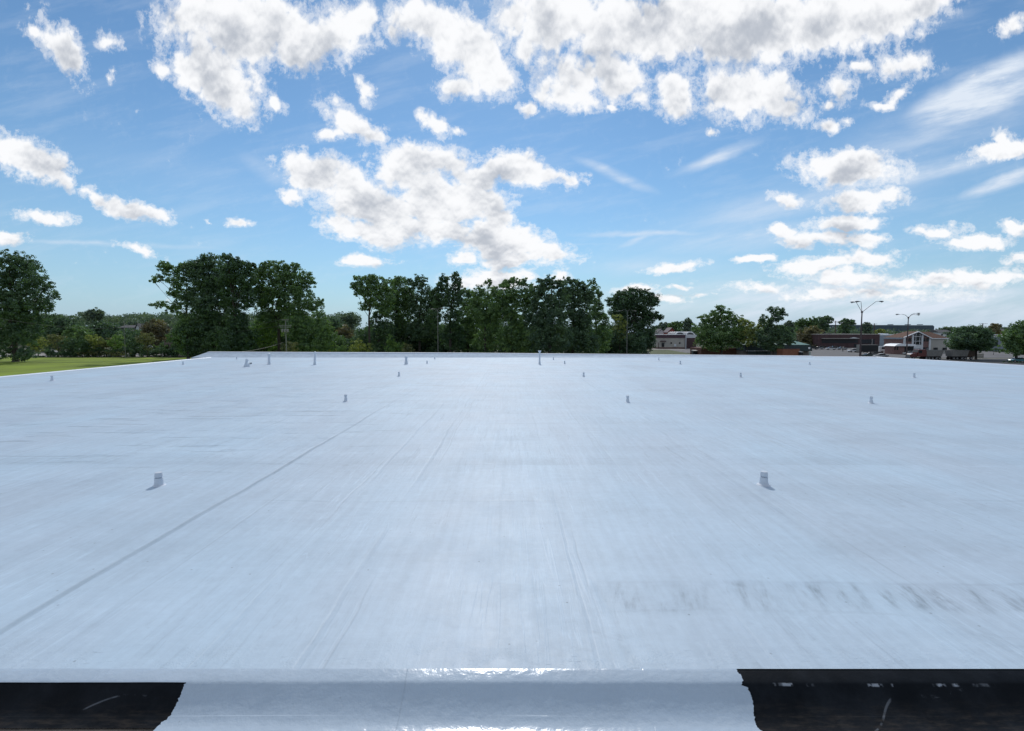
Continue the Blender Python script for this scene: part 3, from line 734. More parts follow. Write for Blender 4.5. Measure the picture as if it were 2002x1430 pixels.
pipe(526, 713, .84, .085, 'straight white vent pipe between the leaning pipe and the capped one', R(1.5), cap='dome')
pipe(615, 714, .98, .075, 'slim white vent pipe with bright cap rising above the parapet', R(3.5), cap='dome')
pipe(794, 712.5, .62, .095, 'short thick white vent pipe left of the middle of the far parapet', R(1))
pipe(1055, 712.5, .98, .062, 'tall white vent pipe with a flared top standing against the dark trees', 0, flare=True)
gx, gy, _ = on_z(486, 717)
gn = thing('gooseneck_pipe', (gx, gy, -.01), 'small white gooseneck pipe with a dark mouth at the foot of the leaning pipe', 'pipe')
b = MB(); b.tube([(0, 0, 0), (0, 0, .12), (.03, 0, .2), (.10, 0, .235), (.16, 0, .21), (.18, 0, .17)], [.07, .06, .055, .055, .055, .055], 12)
o = b.build('pipe_body', M['white_paint'], gn, smooth=True); o.matrix_parent_inverse = Matrix.Identity(4)
b = MB(); b.lathe([(.062, 0), (.066, .05), (.03, .055)], (.18, 0, .225), 12); o = b.build('dark_cap', M['tyre'], gn); o.matrix_parent_inverse = Matrix.Identity(4)

# ---------------------------------------------------------------- trees
rng = np.random.default_rng(11)
def leaf_mesh(name, centers, size, tint, material, parent, normals=None):
    n = len(centers)
    nr = rng.normal(size=(n, 3)) if normals is None else normals + rng.normal(size=(n, 3))*.75
    nr[:, 2] += .25
    nr /= np.linalg.norm(nr, axis=1, keepdims=True)+1e-9
    r = rng.normal(size=(n, 3)); u = np.cross(nr, r); u /= np.linalg.norm(u, axis=1, keepdims=True)+1e-9
    v = np.cross(nr, u)
    sz = size*rng.uniform(.6, 1.35, (n, 1))
    q = np.empty((n, 4, 3))
    q[:, 0] = centers - u*sz; q[:, 1] = centers - v*sz*.62 + nr*sz*.12; q[:, 2] = centers + u*sz; q[:, 3] = centers + v*sz*.62 - nr*sz*.12
    me = bpy.data.meshes.new(name)
    me.vertices.add(n*4); me.vertices.foreach_set('co', q.reshape(-1).astype(np.float32))
    me.loops.add(n*4); me.loops.foreach_set('vertex_index', np.arange(n*4, dtype=np.int32))
    me.polygons.add(n); me.polygons.foreach_set('loop_start', np.arange(0, n*4, 4, dtype=np.int32))
    try: me.polygons.foreach_set('loop_total', np.full(n, 4, dtype=np.int32))
    except Exception: pass
    me.update(calc_edges=True)
    at_ = me.attributes.new('tint', 'FLOAT', 'POINT'); at_.data.foreach_set('value', np.repeat(tint, 4).astype(np.float32))
    me.materials.append(material)
    o = bpy.data.objects.new(name, me); COL.objects.link(o)
    if parent is not None:
        o.parent = parent; o.matrix_parent_inverse = Matrix.Translation(-parent.location)
    return o
def crown_points(lobes, dens, leaf, clump, loose=1.0):
    """lobes: (x, y, z, rx, ry, rz) in metres -> leaf centres, outward normals, tint"""
    cs, ns, ts = [], [], []
    for lx, ly, lz, rx, ry, rz in lobes:
        area = math.pi*rx*rz
        per = 26
        k = max(5, int(area*dens/per))
        d = rng.normal(size=(k, 3)); d /= np.linalg.norm(d, axis=1, keepdims=True)
        rad = rng.uniform(.12, 1.0, (k, 1))**.42
        # ragged outline: some clumps poke out, some recede
        rad *= rng.uniform(.72, 1.24, (k, 1))
        c = np.array([lx, ly, lz]) + d*rad*np.array([rx, ry, rz])
        cr = clump*rng.uniform(.55, 1.25, (k, 1, 1))*min(1.0, .45+.18*min(rx, rz)/max(clump, .01))
        o = rng.normal(size=(k, per, 3)); o /= np.linalg.norm(o, axis=2, keepdims=True)
        o *= rng.uniform(0, 1, (k, per, 1))**.5
        o[:, :, 2] *= .72
        p = c[:, None, :] + o*cr
        cs.append(p.reshape(-1, 3)); ns.append((d[:, None, :]*.6 + o*.8).reshape(-1, 3))
        tc = rng.uniform(0, 1, (k, 1)); t = np.clip(tc*.75 + rng.uniform(0, .35, (k, per)) , 0, 1)
        ts.append(t.reshape(-1))
    return np.concatenate(cs), np.concatenate(ns), np.concatenate(ts)
def limbs(b, base, h_split, lobes, r0, trunks=1, seg=8):
    bx, by, bz = base
    top = Vector((bx, by, bz+h_split))
    lob = sorted(lobes, key=lambda l: -l[2])
    tip = max(lobes, key=lambda l: l[2]-.6*abs(l[0]-bx))
    P = [Vector((bx, by, bz-.3)), Vector((bx, by, bz+.6)), top, (top+Vector(tip[:3]))/2+Vector((random.uniform(-.4, .4), 0, 0)), Vector(tip[:3])]
    b.tube(P, [r0*1.5, r0*1.05, r0*.75, r0*.42, r0*.1], seg)
    for l in lobes:
        if l is tip: continue
        c = Vector(l[:3])
        s = top.lerp(Vector(tip[:3]), random.uniform(0, .55)) if c.z > top.z else Vector((bx, by, bz+h_split*random.uniform(.5, .95)))
        mid = s.lerp(c, .5) + Vector((random.uniform(-.6, .6), random.uniform(-.6, .6), -abs(c-s).length*.08 if False else -.08*(c-s).length))
        rr = r0*.36*min(1.0, .5+l[3]/8)
        b.tube([s, mid, c], [rr, rr*.6, rr*.2], 6)
        for _ in range(3):
            e = c + Vector((random.uniform(-1, 1)*l[3], random.uniform(-1, 1)*l[4], random.uniform(-.3, 1)*l[5]))*.75
            b.tube([mid.lerp(c, .6), e], [rr*.4, .02], 5)
def tree(name, D, base_px, lobes_px, label, cat='tree', leafm='mid', dens=70, leaf=.26, clump=1.0, r0=.4, split=.35, group=None, trunk=True, bark='bark', depthf=.8, gz=GZ):
    mp_ = D/FPX
    bx = WX(base_px, D)
    t = thing(name, (bx, D, gz), label, cat, group)
    lobes = []
    for (px, py, rx, ry) in lobes_px:
        x, y, z = at(px, py, D)
        dy_ = random.uniform(-.5, .5)*rx*mp_
        rxm, rzm = rx*mp_, ry*mp_
        rxm *= 1.10; rzm *= 1.08
        lobes.append((x*(D+dy_)/D, D+dy_, z, rxm, max(1.0, min(rxm, rzm*1.2))*depthf+.3, rzm))
    c, n, ti = crown_points(lobes, dens, leaf, clump)
    keep = c[:, 2] > gz+.05
    leaf_mesh('crown', c[keep], leaf, ti[keep], L[leafm], t, n[keep])
    if trunk:
        b = MB()
        zt = max(l[2] for l in lobes)
        limbs(b, (bx, D, gz), (zt-gz)*split, lobes, r0)
        b.build('trunk', M[bark], t, smooth=True)
    return t
GB = 'tall trees beyond the far parapet'
# --- big tree at the left edge
tree('cottonwood_tree', 152, 27, [(18, 515, 42, 24), (50, 520, 26, 22), (66, 545, 22, 22), (30, 550, 45, 26), (-20, 560, 50, 60), (88, 562, 14, 12), (108, 577, 11, 9), (60, 585, 36, 26), (95, 600, 15, 12), (20, 600, 50, 30), (65, 622, 30, 26), (10, 645, 50, 30), (45, 655, 30, 25), (-30, 670, 40, 30), (45, 690, 24, 14), (12, 690, 14, 12)],
     'tall spreading dark green tree at the left edge standing on the lawn', leafm='dark', dens=44, clump=.9, r0=.75, split=.25)
# --- cluster left of centre
tree('cottonwood_tree', 166, 366, [(322, 520, 15, 9), (308, 545, 11, 8), (300, 550, 7, 5), (335, 530, 16, 12), (345, 550, 16, 15), (338, 572, 11, 9), (358, 575, 16, 14), (302, 598, 9, 5), (318, 594, 10, 6), (336, 604, 15, 10), (350, 598, 12, 9), (352, 618, 10, 7), (362, 522, 18, 10), (372, 632, 18, 20), (362, 662, 20, 20), (372, 686, 20, 12), (345, 660, 14, 12)],
     'tall open branched tree with sky showing through, left end of the cluster', leafm='mid', dens=58, r0=.42, split=.45, group=GB)
tree('cottonwood_tree', 168, 418, [(405, 505, 15, 8), (395, 520, 20, 12), (378, 530, 20, 18), (420, 520, 22, 16), (395, 550, 30, 24), (425, 555, 30, 26), (385, 585, 24, 22), (415, 600, 34, 30), (395, 635, 30, 30), (425, 650, 30, 34), (370, 655, 26, 34), (392, 682, 28, 18)],
     'tallest dense tree of the left cluster, above the left parapet corner', leafm='dark', dens=72, r0=.6, group=GB)
tree('cottonwood_tree', 160, 462, [(445, 506, 14, 9), (458, 518, 14, 12), (468, 515, 10, 10), (490, 520, 10, 9), (450, 540, 26, 22), (480, 545, 20, 24), (455, 580, 24, 28), (485, 580, 14, 24), (462, 625, 18, 24), (478, 665, 26, 26), (445, 670, 22, 26), (470, 640, 14, 20)],
     'dark dense tree in the middle of the left cluster with leaning limbs', leafm='oak', dens=74, r0=.5, group=GB)
tree('cottonwood_tree', 172, 545, [(522, 520, 14, 9), (545, 520, 18, 9), (572, 522, 14, 8), (535, 540, 30, 20), (570, 545, 26, 22), (600, 545, 13, 12), (612, 553, 7, 7), (590, 572, 22, 20), (545, 575, 28, 22), (520, 580, 14, 22), (575, 600, 26, 18), (612, 598, 15, 14), (625, 590, 7, 8), (545, 607, 20, 10), (595, 625, 26, 18), (505, 533, 16, 16), (503, 560, 16, 18), (512, 590, 16, 18), (545, 632, 28, 18), (520, 622, 20, 16), (572, 622, 20, 16)],
     'broad rounded tree on the right of the left cluster, behind the utility pole', leafm='mid', dens=66, r0=.6, split=.4, group=GB)
tree('cottonwood_tree', 178, 515, [(512, 640, 18, 18), (530, 650, 18, 20), (508, 665, 16, 20), (530, 675, 18, 16)],
     'lighter yellow green young tree in the gap of the left cluster', leafm='fresh', dens=52, clump=.8, r0=.2, group=GB)
tree('cottonwood_tree', 164, 590, [(575, 635, 22, 20), (600, 650, 28, 24), (632, 640, 18, 18), (640, 665, 22, 22), (585, 672, 26, 20), (615, 680, 28, 16), (625, 618, 12, 10)],
     'low full green tree at the right foot of the left cluster', leafm='mid', dens=60, clump=.85, r0=.3, group=GB)
tree('shrub', 150, 567, [(567, 678, 15, 11), (566, 690, 16, 10)], 'round olive shrub below the utility pole behind the parapet', 'shrub', leafm='olive', dens=80, clump=.5, leaf=.18, r0=.1)
tree('shrub', 170, 628, [(615, 686, 12, 7), (632, 684, 12, 8), (648, 687, 12, 7)], 'bright yellow green shrub at the right end of the left cluster', 'shrub', leafm='yellow', dens=70, clump=.6, leaf=.2, r0=.1)
# --- centre left row with visible trunks
tree('cottonwood_tree', 172, 722, [(700, 548, 11, 10), (694, 562, 9, 11), (700, 575, 8, 6), (718, 548, 14, 10), (725, 542, 8, 7), (738, 548, 15, 10), (715, 568, 18, 16), (740, 568, 18, 16), (722, 592, 16, 12), (742, 592, 14, 14), (712, 600, 10, 7), (757, 562, 12, 14), (757, 586, 15, 18), (752, 606, 12, 12)],
     'tall green tree with bare lower trunk and a dead limb on its left', leafm='mid', dens=62, r0=.42, split=.5, group=GB)
tree('cottonwood_tree', 178, 740, [(748, 610, 16, 16), (752, 640, 16, 20), (738, 650, 12, 14), (756, 668, 15, 14), (735, 625, 12, 16), (742, 680, 16, 12), (727, 660, 10, 16)],
     'narrow tree with a dark ivy covered trunk close right of the bare trunk', leafm='dark', dens=55, clump=.8, r0=.45, split=.5, group=GB)
tree('cottonwood_tree', 190, 775, [(770, 551, 10, 9), (783, 549, 11, 9), (775, 563, 18, 12), (768, 585, 16, 18), (785, 585, 18, 20), (775, 610, 22, 18), (800, 600, 15, 20), (790, 625, 22, 12), (798, 568, 12, 14), (800, 588, 12, 16), (772, 640, 16, 16)],
     'tall tree with two small top tufts, second in the centre row', leafm='mid', dens=62, r0=.4, split=.4, group=GB)
tree('cottonwood_tree', 184, 820, [(808, 549, 12, 9), (826, 547, 10, 9), (815, 560, 20, 10), (812, 585, 15, 16), (835, 582, 14, 20), (820, 610, 20, 20), (838, 625, 16, 18), (815, 640, 14, 16), (845, 600, 10, 14), (848, 578, 12, 13), (848, 604, 13, 16), (822, 650, 22, 16)],
     'tall tree with a flat airy top, third in the centre row', leafm='dark', dens=60, r0=.45, split=.4, group=GB)
tree('cottonwood_tree', 170, 880, [(868, 547, 9, 12), (872, 565, 12, 12), (858, 562, 9, 9), (890, 544, 8, 11), (894, 556, 10, 12), (880, 585, 17, 20), (860, 590, 14, 18), (897, 580, 9, 16), (885, 620, 16, 22), (875, 655, 18, 24), (895, 660, 14, 26), (850, 620, 14, 18), (845, 572, 6, 6)],
     'tall narrow tree with twin upright tips behind the faint lamp pole', leafm='oak', dens=70, r0=.5, split=.45, group=GB)
tree('cottonwood_tree', 195, 835, [(805, 650, 22, 20), (830, 660, 24, 24), (850, 655, 18, 22), (860, 680, 22, 16), (815, 680, 24, 14)],
     'dense low tree filling under the third tree of the centre row', leafm='dark', dens=62, r0=.3, group=GB)
tree('cottonwood_tree', 186, 915, [(905, 572, 8, 8), (914, 575, 7, 8), (912, 595, 16, 14), (905, 620, 16, 18), (925, 615, 14, 18), (915, 650, 20, 20), (925, 680, 24, 16), (930, 590, 13, 14), (920, 575, 9, 8), (936, 625, 14, 22), (905, 655, 14, 20)],
     'lower green tree between the twin tipped tree and the central mass', leafm='mid', dens=60, r0=.35, group=GB)
tree('shrub', 168, 708, [(700, 676, 13, 12), (717, 680, 12, 10), (692, 686, 14, 9)], 'rounded yellow green shrub at the foot of the bare trunk', 'shrub', leafm='yellow', dens=62, clump=.7, leaf=.2, r0=.1)
tree('shrub', 174, 678, [(672, 682, 12, 9), (660, 684, 12, 9)], 'low green shrub in the gap left of the bare trunk', 'shrub', leafm='mid', dens=62, clump=.7, leaf=.2, r0=.1)
tree('shrub', 172, 772, [(765, 664, 8, 12), (764, 680, 14, 12), (783, 682, 15, 12)], 'upright yellow green shrub below the white gabled house', 'shrub', leafm='fresh', dens=62, clump=.7, leaf=.2, r0=.1)
tree('shrub', 170, 800, [(798, 684, 14, 10)], 'dull green shrub right of the upright one below the gabled house', 'shrub', leafm='olive', dens=62, clump=.7, leaf=.2, r0=.1)
# --- central mass
tree('cottonwood_tree', 165, 948, [(940, 566, 8, 9), (955, 556, 7, 10), (928, 575, 8, 8), (948, 585, 20, 18), (940, 612, 22, 20), (960, 640, 24, 24), (945, 670, 26, 20), (925, 600, 12, 18), (965, 612, 14, 22)],
     'pointed tree at the left of the central dark mass', leafm='mid', dens=66, r0=.4, group=GB)
tree('cottonwood_tree', 158, 1000, [(990, 556, 13, 9), (1005, 550, 12, 7), (1022, 552, 12, 8), (992, 578, 20, 18), (1015, 580, 22, 20), (985, 608, 22, 22), (1012, 618, 24, 24), (1000, 655, 28, 28), (1022, 675, 24, 20), (972, 574, 14, 12), (970, 600, 18, 20), (1036, 566, 11, 11), (1036, 592, 15, 20)],
     'full rounded tree left of the middle of the central mass', leafm='mid', dens=70, r0=.5, group=GB)
tree('cottonwood_tree', 152, 1075, [(1062, 552, 13, 7), (1080, 548, 13, 7), (1070, 560, 18, 10), (1052, 570, 14, 12), (1095, 560, 14, 10), (1060, 588, 24, 20), (1092, 588, 22, 20), (1050, 620, 24, 24), (1082, 622, 26, 26), (1055, 660, 26, 28), (1090, 665, 28, 26)],
     'highest and widest tree of the central mass, behind the flared pipe', leafm='dark', dens=76, r0=.6, group=GB)
tree('cottonwood_tree', 160, 1120, [(1108, 550, 11, 8), (1125, 555, 12, 9), (1140, 558, 9, 9), (1118, 575, 18, 14), (1135, 585, 18, 18), (1120, 610, 20, 22), (1140, 625, 18, 24), (1125, 660, 24, 28), (1150, 670, 22, 22), (1106, 575, 12, 16), (1150, 578, 12, 16)],
     'dark rounded tree right of the middle of the central mass', leafm='dark', dens=74, r0=.5, group=GB)
tree('cottonwood_tree', 170, 1165, [(1158, 556, 7, 10), (1166, 566, 9, 10), (1174, 576, 7, 7), (1160, 588, 14, 12), (1172, 600, 12, 10), (1155, 615, 14, 18), (1175, 625, 14, 18), (1180, 650, 16, 20), (1170, 678, 22, 16)],
     'slender tree with an upright tuft at the right end of the central mass', leafm='mid', dens=56, r0=.3, split=.45, group=GB)
tree('oak_tree', 200, 1248, [(1215, 578, 14, 10), (1200, 590, 14, 12), (1238, 572, 18, 8), (1262, 576, 16, 9), (1277, 588, 12, 13), (1225, 592, 24, 18), (1255, 595, 26, 18), (1210, 612, 20, 16), (1240, 622, 30, 20), (1268, 618, 12, 12), (1283, 618, 12, 8), (1293, 622, 6, 4), (1255, 650, 26, 26), (1215, 650, 18, 30), (1265, 668, 16, 18), (1240, 676, 24, 14), (1195, 670, 16, 20)],
     'large deep green oak standing alone at the right of the tree line', leafm='oak', dens=78, r0=.7, split=.22, depthf=.75, group=GB)
tree('maple_tree', 188, 1212, [(1206, 622, 9, 8), (1216, 632, 12, 10), (1208, 648, 14, 12), (1218, 660, 10, 10)],
     'small yellowing tree in front of the oak beside the lamp pole', leafm='yellow', dens=50, clump=.7, r0=.15, group=GB)
# undergrowth that closes the foot of the tree belt
def mass(name, label, D0, D1, px0, px1, top, n_cl, leafm, seed=1, leaf=.28, cl=1.3, cat='undergrowth'):
    cs, ns, ts = [], [], []
    for _ in range(n_cl):
        px = random.uniform(px0, px1); D = random.uniform(D0, D1)
        hz_ = top(px)
        z1 = WZ(hz_, D)
        z = GZ + (z1-GZ)*random.random()**.75
        x = WX(px, D); k = 30
        o = rng.normal(size=(k, 3)); o /= np.linalg.norm(o, axis=1, keepdims=True); o *= rng.uniform(0, 1, (k, 1))**.5
        c = np.array([x, D, z]) + o*np.array([cl*1.2, cl, cl*.8])*random.uniform(.6, 1.2)
        cs.append(c); ns.append(o); ts.append(np.clip(random.random()*.7+rng.uniform(0, .3, k), 0, 1))
    c = np.concatenate(cs); ok = c[:, 2] > GZ
    o = leaf_mesh(name, c[ok], leaf, np.concatenate(ts)[ok], L[leafm], None, np.concatenate(ns)[ok])
    tag(o, label, cat, kind='stuff'); return o
def nz(px, s, a, f): return a*mnoise.noise(Vector((px*f, s, 0)))
mass('undergrowth', 'dark tangled undergrowth filling the foot of the tree belt', 186, 215, 340, 1262, lambda p: 636+nz(p, 3, 30, .04)+nz(p, 9, 14, .13)+(30 if 628 < p < 700 else 0)+(14 if p > 1180 else 0), 6400, 'dark', leaf=.34, cl=1.6)
mass('roadside_brush', 'tangled dark brush along the back of the left lawn', 183, 187, 88, 348, lambda p: 688+nz(p, 13, 9, .06)-(6 if p > 140 else 0), 520, 'dark', leaf=.22, cl=.75, cat='brush')
mass('roadside_brush', 'dark wood behind the roadside trees on the left', 232, 262, 55, 330, lambda p: 646+nz(p, 17, 10, .05), 900, 'dark', leaf=.36, cl=1.6, cat='woodland')
# --- far woodland on the left and single trees in front of it
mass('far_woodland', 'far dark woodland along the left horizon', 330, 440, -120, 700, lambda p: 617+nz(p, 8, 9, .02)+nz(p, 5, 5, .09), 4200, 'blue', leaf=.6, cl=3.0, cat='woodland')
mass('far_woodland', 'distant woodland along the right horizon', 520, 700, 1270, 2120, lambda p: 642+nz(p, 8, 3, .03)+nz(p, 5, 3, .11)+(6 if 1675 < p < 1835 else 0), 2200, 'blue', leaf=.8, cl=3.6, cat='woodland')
GL = 'low trees along the road on the left'
lefts = [(72, 672, 22, 'yellow', 'yellow topped small tree beside the big left tree'),
 (112, 668, 18, 'olive', 'olive small tree above the white parked car'),
 (135, 676, 17, 'dark', 'round dark small tree just right of the white parked car'),
 (158, 678, 20, 'oak', 'darkest round small tree of the row by the road'),
 (184, 670, 18, 'yellow', 'flat yellow crowned small tree in the middle of the roadside row'),
 (206, 676, 17, 'olive', 'thin olive small tree showing bare stems in the roadside row'),
 (228, 672, 16, 'fresh', 'small pale green tree left of the roadside lamp'),
 (262, 672, 18, 'dark', 'dark small tree just right of the roadside lamp'),
 (286, 666, 18, 'olive', 'small dull tree left of the tan apartment block')]
for px, py, r_, lm, lab in lefts:
    D = random.uniform(180, 186)
    tree('honeylocust_tree', D, px, [(px, py-10, r_*.8, 6), (px-r_*.55, py-2, r_*.55, 8), (px+r_*.55, py-3, r_*.55, 8), (px, py+2, r_*.7, 10), (px+random.uniform(-4, 4), py+13, r_*.45, 6)], lab, leafm=lm, dens=52, leaf=.2, clump=.7, r0=.14, split=.35, group=GL)
for px, py, rx, ry, lm, lab, nm in [(118, 640, 40, 24, 'dark', 'broad dark tree behind the yellow topped tree', 'maple_tree'), (185, 616, 20, 13, 'blue', 'round headed tree standing above the far left woodland', 'maple_tree'),
    (200, 648, 34, 20, 'dark', 'wide green tree behind the middle of the roadside row', 'maple_tree'), (150, 655, 26, 20, 'mid', 'green tree behind the dark round roadside tree', 'maple_tree'), (303, 650, 26, 24, 'rust', 'brownish round tree hiding the tan apartment block', 'maple_tree'),
    (258, 640, 18, 12, 'blue', 'dark tree behind the far white house', 'maple_tree'), (686, 626, 18, 14, 'blue', 'pointed dark tree in the gap between the two clusters', 'maple_tree'), (652, 640, 16, 18, 'dark', 'dark tree at the left side of the gap between the clusters', 'maple_tree'),
    (672, 660, 20, 24, 'rust', 'reddish brown tree low in the gap between the clusters', 'plum_tree'), (320, 680, 20, 8, 'mid', 'low green bush in front of the tan apartment block', 'shrub'), (205, 692, 60, 5, 'olive', 'long low bushy hedge along the back of the lawn', 'hedge'), (60, 700, 50, 4, 'dark', 'dark low hedge left of the white parked car', 'hedge')]:
    D = {'blue': 300, 'dark': 240, 'mid': 220, 'rust': 215, 'olive': 180}[lm] if nm != 'hedge' else 181
    if lab.startswith('low green'): D = 190
    tree(nm, D, px, [(px, py-ry*.35, rx*.7, ry*.6), (px-rx*.5, py, rx*.5, ry*.6), (px+rx*.5, py, rx*.5, ry*.65), (px, py+ry*.5, rx*.7, ry*.7)], lab, cat=nm.split('_')[0] if nm in ('shrub', 'hedge') else 'tree', leafm=lm, dens=40, leaf=.36 if D > 200 else .24, clump=1.2 if D > 200 else .6, r0=.3 if nm != 'hedge' else .08, trunk=nm not in ('hedge',))
# --- right hand trees
tree('maple_tree', 186, 1412, [(1408, 603, 9, 7), (1398, 614, 12, 8), (1420, 615, 14, 10), (1380, 622, 14, 9), (1440, 626, 16, 9), (1460, 632, 8, 6), (1408, 632, 26, 14), (1375, 642, 18, 12), (1445, 645, 18, 14), (1410, 655, 36, 16), (1375, 665, 16, 12), (1400, 674, 26, 12), (1440, 668, 18, 12)],
     'broad domed green tree in front of the brown brick building', leafm='mid', dens=72, r0=.4, split=.2)
tree('maple_tree', 182, 1462, [(1452, 632, 10, 8), (1470, 642, 12, 10), (1460, 655, 16, 12), (1480, 650, 10, 10), (1470, 668, 14, 10), (1490, 634, 9, 8)],
     'orange tinged tree touching the right side of the domed tree', leafm='yellow', dens=50, clump=.8, r0=.2, split=.3)
tree('ash_tree', 178, 1513, [(1509, 607, 7, 8), (1522, 610, 11, 8), (1531, 614, 6, 7), (1518, 622, 13, 8), (1500, 632, 12, 9), (1492, 622, 8, 7), (1512, 642, 18, 12), (1530, 645, 14, 10), (1500, 656, 20, 12), (1530, 662, 20, 12), (1510, 676, 22, 10), (1543, 655, 9, 8), (1490, 668, 14, 10)],
     'uneven tree with a tall tufted top beside the green hipped roof', leafm='dark', dens=64, r0=.3, split=.25)
tree('cedar_tree', 178, 1545, [(1536, 660, 12, 12), (1545, 668, 10, 8)], 'small dark shrubby tree against the left of the green hipped roof', leafm='dark', dens=60, clump=.7, r0=.15)
for px, py, rx, ry, lm, lab in [(1343, 634, 10, 13, 'blue', 'narrow dark tree above the arched white roofs'), (1298, 638, 14, 8, 'blue', 'low rounded tree left of the red house'), (1322, 636, 14, 8, 'mid', 'low green tree right behind the red house'),
    (1545, 636, 13, 8, 'blue', 'rounded far tree just right of the tufted tree'), (1568, 632, 11, 9, 'mid', 'far tree between the rounded far tree and the tall leaning one'), (1590, 632, 14, 11, 'mid', 'green far tree in front of the horizon above the parked cars'),
    (1612, 627, 15, 9, 'dark', 'tall far tree with its crown leaning right'), (1656, 632, 15, 9, 'dark', 'rounded far tree left of the tall lamp pole'), (1694, 640, 11, 9, 'blue', 'small far tree right of the tall lamp pole'), (1722, 648, 10, 4, 'yellow', 'low yellow tree above the white metal building'),
    (1584, 655, 22, 17, 'rust', 'brownish tree overlapping the left end of the long brick building'), (1606, 662, 8, 10, 'olive', 'thin olive tree against the long brick building'),
    (1852, 645, 20, 5, 'blue', 'low far tree line clump behind the brown roof'), (1946, 640, 10, 7, 'rust', 'round brownish far tree right of the utility pole'), (1985, 646, 30, 9, 'blue', 'wide dark far tree near the right edge')]:
    D = {'blue': 420, 'mid': 360, 'dark': 340, 'yellow': 330, 'rust': 300, 'olive': 296}[lm]
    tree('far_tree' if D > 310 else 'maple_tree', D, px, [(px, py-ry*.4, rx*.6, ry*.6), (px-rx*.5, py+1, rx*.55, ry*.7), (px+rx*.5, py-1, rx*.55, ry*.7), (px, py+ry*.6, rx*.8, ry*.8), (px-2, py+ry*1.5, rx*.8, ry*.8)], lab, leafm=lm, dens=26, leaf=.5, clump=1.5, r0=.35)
tree('linden_tree', 165, 1911, [(1895, 646, 30, 8), (1875, 655, 22, 10), (1918, 655, 24, 10), (1890, 664, 34, 14), (1870, 674, 20, 12), (1920, 672, 24, 12), (1895, 682, 34, 8), (1936, 668, 8, 7)],
     'wide flat crowned tree behind the grey dump trailers', leafm='dark', dens=78, r0=.3, split=.45)
tree('linden_tree', 150, 1990, [(1992, 648, 22, 14), (2010, 640, 20, 14), (1975, 662, 16, 12), (2000, 668, 32, 18), (1980, 680, 20, 12), (2012, 686, 24, 12)],
     'full green tree cut off by the right edge', leafm='mid', dens=78, r0=.35, split=.35)
tree('shrub', 200, 1945, [(1940, 684, 12, 5), (1955, 686, 10, 4)], 'low bush in front of the pale blue building', 'shrub', leafm='dark', dens=60, clump=.5, leaf=.2, r0=.06)
tree('hedge', 147, 1985, [(1975, 710, 20, 2.5), (1998, 710, 16, 2.5)], 'low dark hedge at the right edge beyond the roof', 'hedge', leafm='dark', dens=80, clump=.4, leaf=.18, trunk=False)
#TREES_END

# ---------------------------------------------------------------- buildings
def root(name, px, D, label, cat, group=None, z=GZ): return thing(name, (WX(px, D), D, z), label, cat, group)
def part(name, b, m, parent, smooth=False, sub=False):
    o = b.build(name, m, parent, smooth)
    if sub: o.matrix_parent_inverse = Matrix.Identity(4)
    return o
def bxp(px0, px1, py0, py1, D, dep, zlow=None, b=None, jut=0.0):
    """box whose front face spans these source pixels at distance D"""
    b = b or MB(); z0 = GZ if zlow == 'g' else WZ(py1, D)
    b.box(WX(px0, D), WX(px1, D), D-jut, D-jut+dep, z0, WZ(py0, D)); return b
def subpart(name, b, m, parent_part):
    """sub-part: parent has an inverse matrix already, so keep world coordinates"""
    o = b.build(name, m, None); o.parent = parent_part
    rt = parent_part.parent
    o.matrix_parent_inverse = Matrix.Identity(4)
    return o
M['cream'] = mat('cream_wall', (.42, .40, .36), .85, var=.08, vscale=.3)
M['maroon'] = mat('maroon_band', (.07, .035, .05), .6)
M['brick'] = mat('red_brown_brick', (.14, .065, .05), .9, var=.22, vscale=.8)
M['brick_dark'] = mat('dark_purple_brick', (.085, .05, .052), .9, var=.2, vscale=.5)
M['brick_orange'] = mat('orange_brick', (.26, .11, .065), .9, var=.15, vscale=1.5)
M['brick_pink'] = mat('pinkish_brick', (.20, .12, .11), .9, var=.15, vscale=1)
M['white_wall'] = mat('white_painted_wall', (.62, .64, .66), .7, var=.05, vscale=.3)
M['bright'] = mat('white_edge', (.8, .82, .85), .5)
M['metal_blue'] = mat('pale_blue_metal_siding', (.30, .36, .41), .55, var=.06, vscale=.2)
M['slate'] = mat('blue_grey_cladding', (.085, .12, .15), .8, var=.15, vscale=.05, stretch=(1, 1, .1))
M['green_dark'] = mat('dark_green_roof', (.018, .035, .036), .7, var=.15, vscale=.6)
M['green_light'] = mat('light_green_roof', (.17, .30, .27), .6, var=.08, vscale=.4)
M['roof_brown'] = mat('brown_shingles', (.12, .062, .042), .9, var=.22, vscale=1.2)
M['roof_grey'] = mat('grey_shingles', (.10, .10, .105), .9, var=.15, vscale=.5)
M['tan'] = mat('tan_wall', (.22, .19, .17), .9, var=.1, vscale=.4)
M['black_panel'] = mat('black_panel', (.012, .014, .018), .5, var=.1)
M['red_wall'] = mat('red_wall', (.30, .06, .045), .8)
